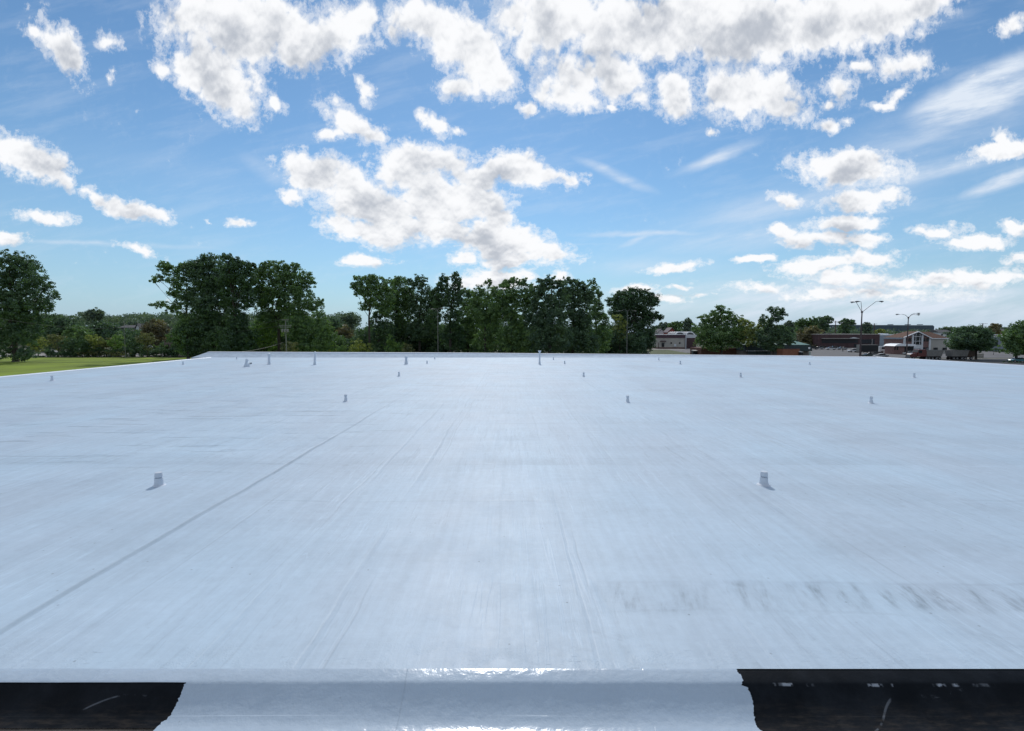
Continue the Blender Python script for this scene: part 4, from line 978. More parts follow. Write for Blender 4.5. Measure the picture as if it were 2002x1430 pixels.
# cream building with a maroon band
r = root('commercial_building', 1310, 275, 'cream building with a maroon roof band and brick base behind the grass verge', 'building')
wl = part('wall', bxp(1281, 1339, 661, 679.5, 275, 14), M['cream'], r)
part('roof_band', bxp(1280, 1340, 655, 661, 275, 14.6, jut=.3), M['maroon'], r)
part('roof_edge', bxp(1279.6, 1340.4, 654.4, 655, 275, 15, jut=.5), M['bright'], r)
part('brick_base', bxp(1281, 1339, 679.5, 683, 275, 14.2, 'g', jut=.1), M['brick'], r)
part('door', bxp(1294, 1299, 671, 678.5, 275, .3, jut=.15), M['black_panel'], r)
part('awning', bxp(1291, 1301.5, 666.5, 668, 275, 1.6, jut=1.5), M['maroon'], r)
for a in (1311.5, 1328): part('window', bxp(a, a+2.6, 669.5, 672.5, 275, .2, jut=.12), M['dark_glass'], r)
part('downpipe', MB().tube([at(1287.5, 684, 274.7), at(1287.5, 670, 274.7)], .12, 6), M['wood'], r)
part('meter_box', bxp(1318, 1322.5, 673, 678, 275, .4, jut=.3), M['white_wall'], r)
r = root('brick_annex', 1351, 277, 'dark brick annex with a white upper wall right of the cream building', 'building')
part('upper_wall', bxp(1341, 1362, 655, 661, 277, 12), M['white_wall'], r)
part('wall', bxp(1342, 1362, 661, 683, 277, 11.8, 'g', jut=-.1), M['brick_dark'], r)
part('corner_post', bxp(1340, 1342, 655, 683, 277, .6, 'g', jut=.3), M['white_wall'], r)
def arch_house(px0, px1, py0, py1, D, label):
    r = root('arched_hall', (px0+px1)/2, D, label, 'building')
    x0, x1 = WX(px0, D), WX(px1, D); z0, z1 = WZ(py1, D), WZ(py0, D)
    pts = [(x0, GZ), (x1, GZ)]; n = 14
    arc = [((x0+x1)/2+(x1-x0)/2*math.cos(math.pi*k/n), z0+(z1-z0)*math.sin(math.pi*k/n)) for k in range(n+1)]
    part('wall', MB().prism(pts+arc, 'y', D+.3, D+14), M['roof_grey'], r)
    out = arc; inn = [((x0+x1)/2+((x1-x0)/2-.7)*math.cos(math.pi*k/n), z0+((z1-z0)-.6)*math.sin(math.pi*k/n)) for k in range(n, -1, -1)]
    part('roof', MB().prism(out+inn, 'y', D, D+14.5), M['bright'], r)
    part('front_beam', MB().box(x0, x1, D, D+.4, z0-.8, z0-.1), M['bright'], r)
arch_house(1320, 1339.5, 648.5, 655, 292, 'left of two halls with white arched roofs behind the cream building')
arch_house(1340.5, 1359, 648.5, 655.5, 292, 'right of two halls with white arched roofs behind the cream building')
def gable_house(name, px0, px1, pyr, pye, D, wallm, roofm, label, dep=9, front=True, windows=2):
    r = root(name, (px0+px1)/2, D, label, 'house' if name != 'brick_building' else 'building')
    x0, x1 = WX(px0, D), WX(px1, D); ze, zr = WZ(pye, D), WZ(pyr, D); xc = (x0+x1)/2
    if front:
        part('wall', MB().prism([(x0, GZ), (x1, GZ), (x1, ze), (xc, zr-.15), (x0, ze)], 'y', D, D+dep), M[wallm], r)
        b = MB(); o = .5
        b.prism([(x0-o, ze-.3), (xc, zr), (x1+o, ze-.3), (x1+o, ze-.02), (xc, zr+.3), (x0-o, ze-.02)], 'y', D-.5, D+dep+.5)
        part('roof', b, M[roofm], r)
    else:
        part('wall', MB().box(x0, x1, D, D+dep, GZ, ze), M[wallm], r)
        part('roof', MB().prism([(D-.6, ze), (D+dep+.6, ze), (D+dep/2, zr)], 'x', x0-.5, x1+.5), M[roofm], r)
    for k in range(windows):
        xw = x0+(x1-x0)*(k+.5)/windows
        part('window', MB().box(xw-.5, xw+.5, D-.06, D+.05, ze-2.2, ze-.9), M['dark_glass'], r)
    return r
gable_house('gabled_house', 1306, 1321, 641.5, 650, 320, 'red_wall', 'maroon', 'small red gabled house beyond the cream building')
gable_house('gabled_house', 1286, 1300, 644, 651, 335, 'white_wall', 'roof_grey', 'small white house left of the red house')
gable_house('gabled_house', 1935, 1972, 643, 648.5, 330, 'brick_pink', 'roof_grey', 'house with a pinkish gable behind the flat pale building at right', front=False, windows=3)
gable_house('gabled_house', 1836, 1860, 645, 650, 330, 'white_wall', 'roof_grey', 'white house showing between the brown roof and the flat crowned tree', front=False)
gable_house('gabled_house', 768, 784, 639, 646, 250, 'white_wall', 'roof_grey', 'white gabled house glimpsed through the trunks of the centre row')
gable_house('gabled_house', 234, 262, 636, 641, 290, 'roof_grey', 'roof_grey', 'grey roofed house far left above the roadside lamp', front=False)
gable_house('gabled_house', 266, 273, 634, 642, 282, 'white_wall', 'roof_grey', 'narrow white house end beside the grey roofed house')
r = root('apartment_block', 340, 225, 'tan two storey apartment block behind the left cluster', 'building')
wl = part('wall', bxp(320, 362, 640, 690, 225, 10, 'g'), M['tan'], r)
part('roof', bxp(318, 364, 637.5, 640, 225, 11, jut=.5), M['roof_grey'], r)
for a in (325, 333, 348):
    for q in (646, 660, 674): part('window', bxp(a, a+4, q, q+6, 225, .2, jut=.1), M['dark_glass'], r)
# restaurant with green roofs
r = root('restaurant_building', 1450, 192, 'low brick restaurant with a dark green mansard and a light green hipped peak', 'building')
part('wall', bxp(1372, 1475, 681, 700, 192, 12, 'g'), M['brick'], r)
part('wall', bxp(1455, 1582, 686, 700, 186, 14, 'g'), M['tan'], r)
D = 185.0
b = MB(); b.prism([(D-1.2, WZ(686.5, D)), (D+16, WZ(686.5, D)), (D+15, WZ(674.5, D)), (D-.1, WZ(674.5, D))], 'x', WX(1456, D), WX(1586, D)); part('mansard_roof', b, M['green_dark'], r)
part('fascia', bxp(1460, 1506, 686, 686.8, 183.4, .3), M['bright'], r)
for a, c in ((1463, 1480.5), (1482.5, 1499), (1500.5, 1508)): part('window', bxp(a, c, 687.4, 694, 184.9, .15), mat('storefront_glass', (.07, .10, .10), .15), r)
for a in (1481.5, 1499.8): part('window_post', bxp(a-.6, a+.6, 687, 700, 184.7, .3, 'g'), M['green_dark'], r)
x0, x1 = WX(1545, D), WX(1586, D); xa = WX(1557, D); zb, zt = WZ(675, D), WZ(665.2, D)
b = MB(); b.v = [(x0, D-.2, zb), (x1, D-.2, zb), (x1, D+13, zb), (x0, D+13, zb), (xa-.5, D+6, zt), (xa+1.5, D+6, zt)]
b.f = [(0, 1, 5, 4), (1, 2, 5), (2, 3, 4, 5), (3, 0, 4), (3, 2, 1, 0)]; part('hipped_roof', b, M['green_light'], r)
x0, x1 = WX(1466, D), WX(1497, D)
b = MB(); b.v = [(x0, D+.5, zb), (x1, D+.5, zb), (x1, D+13, zb), (x0, D+13, zb), ((x0+x1)/2-1, D+6, WZ(667.5, D)), ((x0+x1)/2+1, D+6, WZ(667.5, D))]
b.f = [(0, 1, 5, 4), (1, 2, 5), (2, 3, 4, 5), (3, 0, 4), (3, 2, 1, 0)]; part('hipped_roof', b, M['green_light'], r)
r = root('bin_enclosure', 1548, 172, 'orange brick bin enclosure in front of the green roofed restaurant', 'enclosure')
b = MB(); bxp(1532, 1564.5, 682.8, 702, 172, .3, 'g', b); bxp(1532, 1533.5, 682.8, 702, 172.3, 4, 'g', b); bxp(1563, 1564.5, 682.8, 702, 172.3, 4, 'g', b); part('wall', b, M['brick_orange'], r)
b = MB(); bxp(1531, 1565.5, 681.8, 682.8, 172, .5, jut=.1, b=b); part('cap', b, M['brick_dark'], r)
def dumpster(px0, px1, py0, D, label, mm, lid=True):
    r = root('dumpster', (px0+px1)/2, D, label, 'dumpster')
    x0, x1 = WX(px0, D), WX(px1, D); z1 = WZ(py0, D)
    part('bin', MB().prism([(D-.1, GZ+.15), (D+1.6, GZ+.15), (D+1.8, z1), (D-.3, z1)], 'x', x0, x1), M[mm], r)
    part('lid', MB().prism([(D-.35, z1+.01), (D+1.85, z1+.01), (D+1.85, z1+.35), (D-.35, z1+.08)], 'x', x0-.05, x1+.05), M['wall_pale'], r)
dumpster(1356, 1368, 686.5, 196, 'dark dumpster with a pale lid at the left end of the brick restaurant', 'black_panel')
dumpster(1566, 1571, 689, 171, 'small black bin right of the orange brick enclosure', 'black_panel')
r = root('boulder', 1264, 205, 'pale grey boulder beside the grass verge', 'boulder')
b = MB()
for (cx_, rr_) in ((0, 1.0),):
    n = 10
    for i in range(6):
        for k in range(n):
            a = 2*math.pi*k/n; el = math.pi/2*i/5
            q = 1+.18*mnoise.noise(Vector((math.cos(a)*2, math.sin(a)*2, el*3)))
            b.v.append((WX(1264, 205)+1.6*q*math.cos(a)*math.cos(el), 205+1.2*q*math.sin(a)*math.cos(el), GZ-.1+1.35*q*math.sin(el)))
    for i in range(5):
        for k in range(n): b.f.append((i*n+k, i*n+(k+1) % n, (i+1)*n+(k+1) % n, (i+1)*n+k))
part('rock', b, M['concrete'], r, smooth=True)
# long brick office
r = root('brick_office', 1660, 292, 'long dark brick building with a flat roof behind the car park', 'building')
D = 292
wl = part('wall', bxp(1600, 1720.5, 654.5, 680, D, 22, 'g'), M['brick_dark'], r)
part('roof_edge', bxp(1599, 1721, 653.2, 654.5, D, 22.6, jut=.3), M['cream'], r)
part('canopy', bxp(1606, 1676, 661.7, 662.6, D, 2.5, jut=2.2), M['cream'], r)
part('entrance_peak', MB().prism([(WX(1660, D), WZ(662, D)), (WX(1676, D), WZ(662, D)), (WX(1667, D), WZ(659.8, D))], 'y', D-2.3, D-.1), M['white_wall'], r)
part('window_band', bxp(1607, 1678, 664, 671, D, .3, jut=.15), M['black_panel'], r)
part('window', bxp(1684, 1704, 664, 672, D, .3, jut=.15), M['dark_glass'], r)
part('window', bxp(1707, 1710.5, 664, 674, D, .3, jut=.15), M['dark_glass'], r)
part('pilaster', bxp(1704.6, 1706.4, 663, 678, D, .4, jut=.3), M['pole_grey'], r)
part('door', bxp(1671, 1677, 673, 679, D, .3, jut=.15), M['dark_glass'], r)
for a in (1612, 1622, 1650): part('rooftop_unit', bxp(a, a+4, 651.5, 653.2, D+6, 2), M['roof_grey'], r)
r = root('metal_warehouse', 1745, 300, 'pale blue metal warehouse with a bright roof edge beside the brick building', 'building')
D = 300
part('wall', bxp(1720.5, 1772, 656, 681, D, 25, 'g'), M['metal_blue'], r)
part('roof_edge', bxp(1720.5, 1772, 654.3, 656, D, 25.5, jut=.3), M['bright'], r)
part('rooftop_unit', bxp(1722, 1727, 652, 654.3, D+3, 2), M['bright'], r); part('rooftop_unit', bxp(1758, 1764, 652.4, 654.3, D+3, 2), M['bright'], r)
part('rooftop_unit', bxp(1731, 1737, 652.6, 654.3, D+3, 2), M['bright'], r)
for q in (663, 665.2): part('rail', bxp(1728, 1752, q, q+.5, D, .2, jut=.12), M['roof_grey'], r)
# huge far warehouse
D = 640
r = root('far_warehouse', 1750, D, 'huge blue grey windowless building on the right horizon', 'building')
b = MB(); b.prism([(WX(1622, D), GZ), (WX(1826, D), GZ), (WX(1826, D), WZ(638.5, D)), (WX(1823, D), WZ(636.3, D)), (WX(1622, D), WZ(635.4, D))], 'y', D, D+90); part('wall', b, M['slate'], r)
for a in (1698, 1741, 1775, 1799): part('roof_vent', bxp(a, a+5, 634.3, 635.6, D+5, 6), M['slate'], r)
# gabled office
D = 220
r = root('gabled_office', 1805, D, 'brick and white two storey office with a tall glazed gable and brown roof', 'building')
def PT(px, py): return (WX(px, D), WZ(py, D))
ov = [PT(1767, 690), PT(1820, 690), PT(1820, 662.5), PT(1793, 649.5), PT(1767, 659.5)]
ov[0] = (ov[0][0], GZ); ov[1] = (ov[1][0], GZ)
part('front_wall', MB().prism(ov, 'y', D, D+.5), M['brick_pink'], r)
b = MB(); b.v = [(WX(1819.5, D), D+.1, GZ), (WX(1853, D), D+.1, GZ), (WX(1853, D), D+.1, WZ(662, D)), (WX(1819.5, D), D+.1, WZ(662, D)), (WX(1819.5, D), D+12, GZ), (WX(1853, D), D+12, GZ), (WX(1853, D), D+12, WZ(662, D)), (WX(1819.5, D), D+12, WZ(662, D))]
b.f = [(0, 1, 2, 3), (1, 5, 6, 2), (4, 0, 3, 7), (5, 4, 7, 6), (3, 2, 6, 7)]; part('side_wall', b, M['cream'], r)
part('back_wall', bxp(1767, 1819, 664, 690, D+.6, 11.5, 'g'), M['brick_pink'], r)
b = MB()
rp = Vector((WX(1793, D), D-.6, WZ(648.2, D))); rb = Vector((WX(1793, D), D+12, WZ(648.2, D)))
e1 = Vector((WX(1821, D), D-.6, WZ(662.3, D))); hip = Vector((WX(1840, D), D+6, WZ(649.2, D))); e2 = Vector((WX(1856, D), D-.3, WZ(661.6, D))); e3 = Vector((WX(1856, D), D+12, WZ(661.6, D)))
e0 = Vector((WX(1765, D), D-.6, WZ(660.5, D))); e0b = Vector((WX(1765, D), D+12, WZ(660.5, D)))
rm = Vector((WX(1793, D), D+6, WZ(648.2, D)))
b.v = [tuple(p) for p in (rp, e1, e2, hip, rm, e3, e0, e0b, rb)]
b.f = [(0, 1, 4), (1, 2, 3, 4), (2, 5, 3), (6, 0, 4, 7), (7, 4, 3, 5)]; part('roof', b, M['roof_brown'], r)
b = MB(); b.prism([PT(1765, 661.2), PT(1793, 649.6), PT(1821.5, 663.4), PT(1821.5, 661.8), PT(1793, 647.8), PT(1765, 659.8)], 'y', D-.9, D-.5); part('gable_trim', b, M['bright'], r)
part('eave_trim', MB().box(WX(1821, D), WX(1856, D), D-.6, D-.35, WZ(662.9, D), WZ(661.6, D)), M['bright'], r)
for a, t_ in ((1767, 661), (1783, 655), (1801.5, 655), (1816.5, 662)): part('pilaster', bxp(a, a+3.3, t_, 690, D, .4, 'g', jut=.35), M['white_wall'], r)
b = MB(); b.prism([PT(1787.2, 674), PT(1801, 674), PT(1801, 654.5), PT(1794, 650.8), PT(1787.2, 654.5)], 'y', D-.12, D+.1); wp = part('window', b, M['dark_glass'], r)
for q in (658, 667): part('mullion', bxp(1787.2, 1801, q, q+.6, D, .1, jut=.25), M['bright'], r)
for q in (1790.2, 1798): part('mullion', bxp(q, q+.5, 653, 674, D, .1, jut=.26), M['bright'], r)
part('lower_panel', bxp(1787, 1801.4, 674.3, 682, D, .3, jut=.2), M['white_wall'], r)
for a in (1770.8, 1777, 1805, 1811.5):
    part('window', bxp(a, a+5, 661.5 if a != 1770.8 else 662.5, 668, D, .2, jut=.1), M['dark_glass'], r)
    part('window', bxp(a, a+5, 679.5, 686, D, .2, jut=.1), M['dark_glass'], r)
for a in (1827, 1845): part('window', bxp(a, a+8, 680, 685.5, D, .2, jut=.1), M['dark_glass'], r)
r = root('brick_kiosk', 1766, 205, 'small brick kiosk with a white canopy roof in front of the gabled office', 'building')
D = 205
part('wall', bxp(1749, 1770, 677, 693, D, 5, 'g'), M['brick_pink'], r)
part('roof', MB().prism([(WX(1747.5, D), WZ(677, D)), (WX(1790, D), WZ(677, D)), (WX(1788, D), WZ(673.4, D)), (WX(1762, D), WZ(672, D)), (WX(1753, D), WZ(673.4, D))], 'y', D-.8, D+5.5), M['bright'], r)
part('door', bxp(1750.5, 1752.5, 678.5, 684.5, D, .2, jut=.1), M['dark_glass'], r); part('door', bxp(1755, 1757.5, 678.5, 684.5, D, .2, jut=.1), M['dark_glass'], r)
part('storefront', bxp(1770, 1788, 677, 693, D+1.2, 3.5, 'g'), M['dark_glass'], r)
# pale flat building at the right
D = 235
r = root('flat_building', 1955, D, 'pale blue grey flat roofed building between the two right hand trees', 'building')
part('wall', bxp(1930, 2010, 659.5, 690, D, 16, 'g'), mat('pale_slate_wall', (.22, .25, .30), .8, var=.08, vscale=.2), r)
part('roof_edge', bxp(1929, 2011, 657.6, 659.5, D, 16.6, jut=.4), M['bright'], r)
part('roof_edge', bxp(1934, 1975, 654.6, 655.6, D+7, 6), M['bright'], r)
part('brick_upstand', bxp(1934, 1975, 655.6, 657.6, D+7.2, 6), M['brick_pink'], r)
for a in (1946, 1962): part('window', bxp(a, a+6, 668, 676, D, .2, jut=.1), M['dark_glass'], r)
r = root('storage_container', 1919, 172, 'pale grey storage container right of the flat crowned tree', 'container')
D = 172
b = MB(); x0, x1 = WX(1913, D), WX(1926, D); n = 16
for k in range(n):
    xa = x0+(x1-x0)*k/n; xb = x0+(x1-x0)*(k+1)/n; b.box(xa, xb-.001, D+(.04 if k % 2 else 0), D+2.4, GZ+.15, WZ(691.5, D))
part('body', b, M['cream'], r); part('door', bxp(1925, 1926, 692, 700, D-.03, .05), M['pole_grey'], r)

# sign box on posts
D = 190
r = root('sign_board', 1705, D, 'big black sign box on two posts seen from behind in the car park', 'sign')
b = MB(); x0, x1 = WX(1683, D), WX(1719, D)
b.box(x0, x1, D, D+1.8, WZ(688.5, D), WZ(675.2, D)); part('box', b, M['black_panel'], r)
part('edge_trim', bxp(1682.4, 1719.5, 674.4, 675.2, D, 1.9, jut=.05), M['pole_grey'], r)
part('edge_trim', bxp(1682.2, 1683, 675.2, 688.5, D, 1.9, jut=.05), M['pole_grey'], r)
for a in (1688, 1700.5, 1713): part('post', MB().tube([(WX(a, D), D+.9, GZ-.2), (WX(a, D), D+.9, WZ(688, D))], .22, 8), M['black_panel'], r)
# round sign on a post, small car park sign
D = 172
r = root('sign_post', 1583, D, 'white round sign on a black post beside the restaurant', 'sign')
part('post', MB().tube([(WX(1583, D), D, GZ-.1), (WX(1583, D), D, WZ(682, D))], .10, 8), M['black_panel'], r)
b = MB(); n = 20; c = (WX(1583, D), WZ(681, D)); b.prism([(c[0]+.34*math.cos(2*math.pi*k/n), c[1]+.34*math.sin(2*math.pi*k/n)) for k in range(n)], 'y', D-.18, D-.11); part('sign_face', b, M['bright'], r)
b = MB(); b.box(WX(1585.2, D)-.15, WX(1585.2, D)+.15, D-.05, D+.05, GZ+1.1, GZ+2.3); part('green_panel', b, M['green_light'], r)
D = 232
r = root('sign_post', 1649.5, D, 'small pale notice on a dark post in the middle of the car park', 'sign')
part('post', MB().tube([(WX(1649.5, D), D, GZ-.1), (WX(1649.5, D), D, WZ(680, D))], .12, 8), M['black_panel'], r)
b = MB(); b.box(WX(1648.3, D), WX(1651, D), D-.18, D-.12, WZ(681.5, D), WZ(678, D)); part('sign_face', b, M['cream'], r)
part('base_panel', bxp(1648.6, 1650.6, 683, 685.5, D-.2, .1), M['black_panel'], r)

# ---------------------------------------------------------------- poles and lamps
def cobra(parent, p_end, dirx, m, size=1.0):
    x, y, z = p_end; s = size*(1 if dirx > 0 else -1)
    b = MB(); k = 9
    prof = [(0, .05, .05), (.2, .10, .12), (.5, .20, .20), (.9, .24, .22), (1.15, .18, .14), (1.3, .05, .05)]
    n0 = 0; seg = 8
    for (u, wy, hz_) in prof:
        for q in range(seg):
            a = 2*math.pi*q/seg; b.v.append((x+s*u*1.15, y+wy*size*math.cos(a), z+.05+hz_*size*math.sin(a)*.8))
    for i in range(len(prof)-1):
        for q in range(seg): b.f.append((i*seg+q, i*seg+(q+1) % seg, (i+1)*seg+(q+1) % seg, (i+1)*seg+q))
    b.f.append(tuple(range(seg))); b.f.append(tuple(range(len(prof)*seg-1, (len(prof)-1)*seg-1, -1)))
    h = part('lamp_head', b, M[m], parent, smooth=True)
    g = MB().lathe([(.16*size, 0), (.15*size, -.08*size), (.10*size, -.18*size), (.01, -.22*size)], (x+s*.85*1.15, y, z+.05-.12*size), 12)
    part('lamp_glass', g, M['lens'], parent, smooth=True)
def lamp(px, D, pyj, arms, label, m='pole_red', r0=.16, headm='pole', group='tall lamp posts', hs=1.0):
    r = root('street_lamp', px, D, label, 'street lamp', group)
    x = WX(px, D)
    part('pole', MB().tube([(x, D, GZ-.1), (x, D, GZ+.7), (x, D, WZ(pyj, D))], [r0*1.4, r0*1.15, r0*.72], 10), M[m], r, smooth=True)
    if hs >= .9: part('collar', MB().lathe([(r0*.8, 0), (r0*1.3, .1), (r0*1.3, .5), (r0*.6, .6)], (x, D, WZ(pyj, D)-.3), 10), M[m], r, smooth=True)
    for (ax, ay, dy_, kind) in arms:
        ex, ez = WX(ax, D), WZ(ay, D); j = Vector((x, D, WZ(pyj, D)-.05))
        if kind == 'v':
            bend = Vector((ex-(ex-x)*.16, D+dy_, ez+.0)); P_ = [j, bend, Vector((ex, D+dy_, ez+.08))]
        else:
            P_ = [j + (Vector((ex, D+dy_, ez))-j)*0, j.lerp(Vector((ex, D+dy_, ez)), .35)+Vector((0, 0, .55)), j.lerp(Vector((ex, D+dy_, ez)), .7)+Vector((0, 0, .42)), Vector((ex, D+dy_, ez))]
        part('arm', MB().tube(P_, [.075, .06, .05] if len(P_) == 3 else [.075, .065, .06, .05], 7), M[m], r)
        cobra(r, (ex, D+dy_, ez), 1 if ex > x else -1, headm, hs)
    return r
lamp(1683.5, 162, 610.5, [(1675.5, 590.5, -.9, 'v'), (1673.5, 591, .9, 'v'), (1714.5, 590, 0, 'v')], 'tallest lamp post with a wide V of arms against the sky', hs=1.15, r0=.24)
lamp(1774.5, 172, 621.5, [(1757, 615.2, 0, 'c'), (1785, 616.2, -.9, 'c'), (1794, 613, 1.0, 'c')], 'lamp post with low curved arms in front of the gabled office', hs=.95, r0=.19)
lamp(1226, 183, 609, [(1214, 608.5, 0, 'c'), (1237, 608.5, 0, 'c')], 'pale twin headed lamp post in front of the yellowing tree', m='pole_grey', r0=.12, headm='pole_grey', hs=.85)
lamp(856, 150, 609, [(850, 605, 0, 'c'), (860, 603.5, .3, 'c')], 'thin grey lamp post lost in the centre row of trees', m='pole_grey', r0=.10, headm='pole_grey', hs=.8)
lamp(243, 176, 632, [(256, 647, 0, 'c')], 'grey roadside lamp post with one curved arm above the left lawn', m='pole_grey', r0=.11, headm='pole_grey', group='roadside lamp posts', hs=.9)
def utility(px, D, pyt, cross, label, transformer=False, m='wood', r0=.16):
    r = root('utility_pole', px, D, label, 'utility pole')
    x = WX(px, D)
    part('pole', MB().tube([(x, D, GZ-.1), (x, D, WZ(pyt, D))], [r0*1.2, r0*.8], 8), M[m], r, smooth=True)
    for (py, hw) in cross:
        w = hw*MPX(D); z = WZ(py, D)
        part('crossarm', MB().box(x-w, x+w, D-r0-.12, D-r0+.02, z-.08, z+.08), M[m], r)
        for k in (-.9, -.45, .45, .9): part('insulator', MB().lathe([(.03, 0), (.07, .06), (.07, .16), (.02, .2)], (x+w*k, D-r0-.05, z+.08), 8), M['pole_grey'], r)
    if transformer:
        for dx_ in (-.75, 0, .75):
            part('transformer', MB().lathe([(.05, 0), (.26, .05), (.28, .12), (.28, .85), (.22, .92), (.05, .98)], (x+dx_, D-.55, WZ(650.5, D)), 12), M['pole_grey'], r, smooth=True)
        part('bracket', MB().box(x-1.1, x+1.1, D-.3, D-.16, WZ(649, D), WZ(648.3, D)), M['pole_grey'], r)
    return r
utility(559, 144, 625, [(626, 6.5), (637, 12), (640, 11)], 'grey utility pole with three transformers in front of the left cluster', True, 'pole_grey')
utility(1633, 320, 627.5, [(629, 5.5), (631.5, 4)], 'dark utility pole between two far trees above the brick building', r0=.26)
utility(1709, 330, 632.5, [(634, 4.5)], 'dark utility pole in front of the huge far building', r0=.26)
utility(1920.5, 270, 632.5, [(633.5, 8), (638, 6.5)], 'wooden utility pole with two crossarms behind the flat crowned tree', r0=.26)
def cable(p0, p1, sag, label, r_=.03, n=16):
    P0_, P1_ = Vector(p0), Vector(p1)
    pts = [P0_.lerp(P1_, k/n)-Vector((0, 0, 4*sag*(k/n)*(1-k/n))) for k in range(n+1)]
    tag(MB().tube(pts, r_, 5).build('power_line', M['wire'], smooth=True), label, 'cable')
cable(at(553, 624.5, 143.8), at(330, 648, 190), 1.2, 'upper power line running left from the transformer pole', .035)
cable(at(553, 636.5, 143.8), at(300, 657, 190), 1.0, 'lower power line running left from the transformer pole', .035)
cable(at(559, 668, 144), at(470, 688.5, 120), .4, 'service cable dropping from the transformer pole towards the parapet', .04)
cable(at(566, 671, 144), at(690, 678, 176), .6, 'service cable running right from the transformer pole', .03)
cable(at(0, 623, 120), at(243, 640, 176), 1.2, 'power line crossing the big tree at the left edge', .03)
cable(at(0, 706, 70), at(340, 699, 92), .5, 'low cable hanging over the lawn at the left', .02)
cable(at(1554, 641, 318), at(1633, 631, 320), .5, 'far power line left of the pole between the far trees', .05)
cable(at(1633, 631, 320), at(1709, 635, 330), 1.0, 'far power line between the two dark utility poles', .05)

# ---------------------------------------------------------------- vehicles
PAINT = {k: paint(k+'_car_paint', c) for k, c in {'white': (.62, .64, .66), 'black': (.02, .022, .026), 'silver': (.32, .34, .36), 'dark_grey': (.06, .065, .07), 'teal': (.03, .16, .18), 'green': (.03, .06, .055), 'red': (.12, .018, .015)}.items()}
def wheels(t, xs, y0, y1, rad):
    for x in xs:
        for (ya, yb) in ((y0, y0+.22), (y1-.22, y1)):
            w = MB(); n = 18
            w.prism([(x+rad*math.cos(2*math.pi*k/n), rad+rad*math.sin(2*math.pi*k/n)) for k in range(n)], 'y', ya, yb)
            o = w.build('wheel', M['tyre'], t); o.matrix_parent_inverse = Matrix.Identity(4)
            h = MB(); yy = ya-.01 if ya == y0 else yb
            h.prism([(x+rad*.58*math.cos(2*math.pi*k/n), rad+rad*.58*math.sin(2*math.pi*k/n)) for k in range(n)], 'y', yy, yy+.01)
            o2 = h.build('rim', M['hub'], None); o2.parent = o; o2.matrix_parent_inverse = Matrix.Identity(4)
def local(b, name, m, t, smooth=False, bevel=0):
    o = b.build(name, m, t, smooth, bevel); o.matrix_parent_inverse = Matrix.Identity(4); return o
def car(px, D, rot, col, label, kind='sedan', group='vehicles in the car parks'):
    cat = {'sedan': 'car', 'suv': 'car', 'pickup': 'pickup truck', 'van': 'van'}[kind]
    t = thing({'sedan': 'parked_car', 'suv': 'parked_car', 'pickup': 'pickup_truck', 'van': 'parked_van'}[kind], (WX(px, D), D, GZ+.04), label, cat, group)
    prof = {'sedan': [(-2.3, .35), (2.25, .35), (2.3, .62), (2.15, .78), (1.2, .92), (-1.5, .95), (-2.2, .92), (-2.32, .65)],
            'suv': [(-2.3, .4), (2.25, .4), (2.3, .75), (2.15, .95), (1.2, 1.05), (-2.25, 1.1), (-2.32, .7)],
            'pickup': [(-2.9, .5), (2.6, .5), (2.7, .9), (2.55, 1.1), (1.4, 1.2), (-2.9, 1.2)],
            'van': [(-2.6, .45), (2.6, .45), (2.7, .85), (2.5, 1.1), (1.9, 1.25), (-2.6, 1.3)]}[kind]
    cab = {'sedan': [(1.15, .90), (.45, 1.38), (-.75, 1.42), (-1.55, .93)], 'suv': [(1.15, 1.03), (.45, 1.65), (-1.9, 1.68), (-2.2, 1.08)],
           'pickup': [(1.3, 1.18), (.75, 1.82), (-.6, 1.85), (-.85, 1.18)], 'van': [(1.85, 1.24), (1.2, 2.1), (-2.5, 2.15), (-2.58, 1.28)]}[kind]
    local(MB().prism(prof, 'y', -.88, .88), 'body', PAINT[col], t, bevel=.07)
    local(MB().prism(cab, 'y', -.74, .74), 'windows', M['dark_glass'], t, bevel=.05)
    top = [(cab[1][0]+.02, cab[1][1]-.05), (cab[1][0]-.05, cab[1][1]+.03), (cab[2][0]+.05, cab[2][1]+.03), (cab[2][0]-.02, cab[2][1]-.05)]
    local(MB().prism(top, 'y', -.77, .77), 'roof', PAINT[col], t, bevel=.02)
    if kind == 'van':
        local(MB().prism([(-2.62, 1.2), (.6, 1.2), (.6, 2.16), (-2.62, 2.16)], 'y', -.80, .80), 'cargo_panel', PAINT[col], t)
    L_ = prof[1][0]
    wheels(t, (1.42, -1.42) if kind != 'pickup' else (1.7, -1.8), -.92, .92, .34 if kind == 'sedan' else .40)
    for sgn in (-1, 1):
        local(MB().box(L_-.02, L_+.05, sgn*.62-.16, sgn*.62+.16, .62, .76), 'headlight', M['lens'], t)
        local(MB().box(prof[0][0]-.03, prof[0][0]+.06, sgn*.66-.13, sgn*.66+.13, .70, .84), 'tail_light', PAINT['red'], t)
    t.rotation_euler = (0, 0, R(rot)); return t
car(104, 197, 4, 'white', 'white car glimpsed through the roadside trees on the far left', 'suv')
car(333, 205, 170, 'white', 'white car at the foot of the tan apartment block', 'sedan')
car(1592, 262, -28, 'black', 'black car leftmost of the row by the restaurant', 'suv')
car(1602, 262, -28, 'silver', 'silver car second in the row by the restaurant', 'sedan')
car(1613, 264, -28, 'black', 'black car third in the row by the restaurant', 'suv')
car(1626, 256, -15, 'white', 'white car in front of the long brick building', 'sedan')
car(1637, 262, -15, 'dark_grey', 'dark grey car right of the white one before the brick building', 'suv')
car(1670, 225, 178, 'white', 'white sedan crossing the car park left of the sign box', 'suv')
car(1700, 181, 10, 'green', 'dark green car below the sign box', 'sedan')
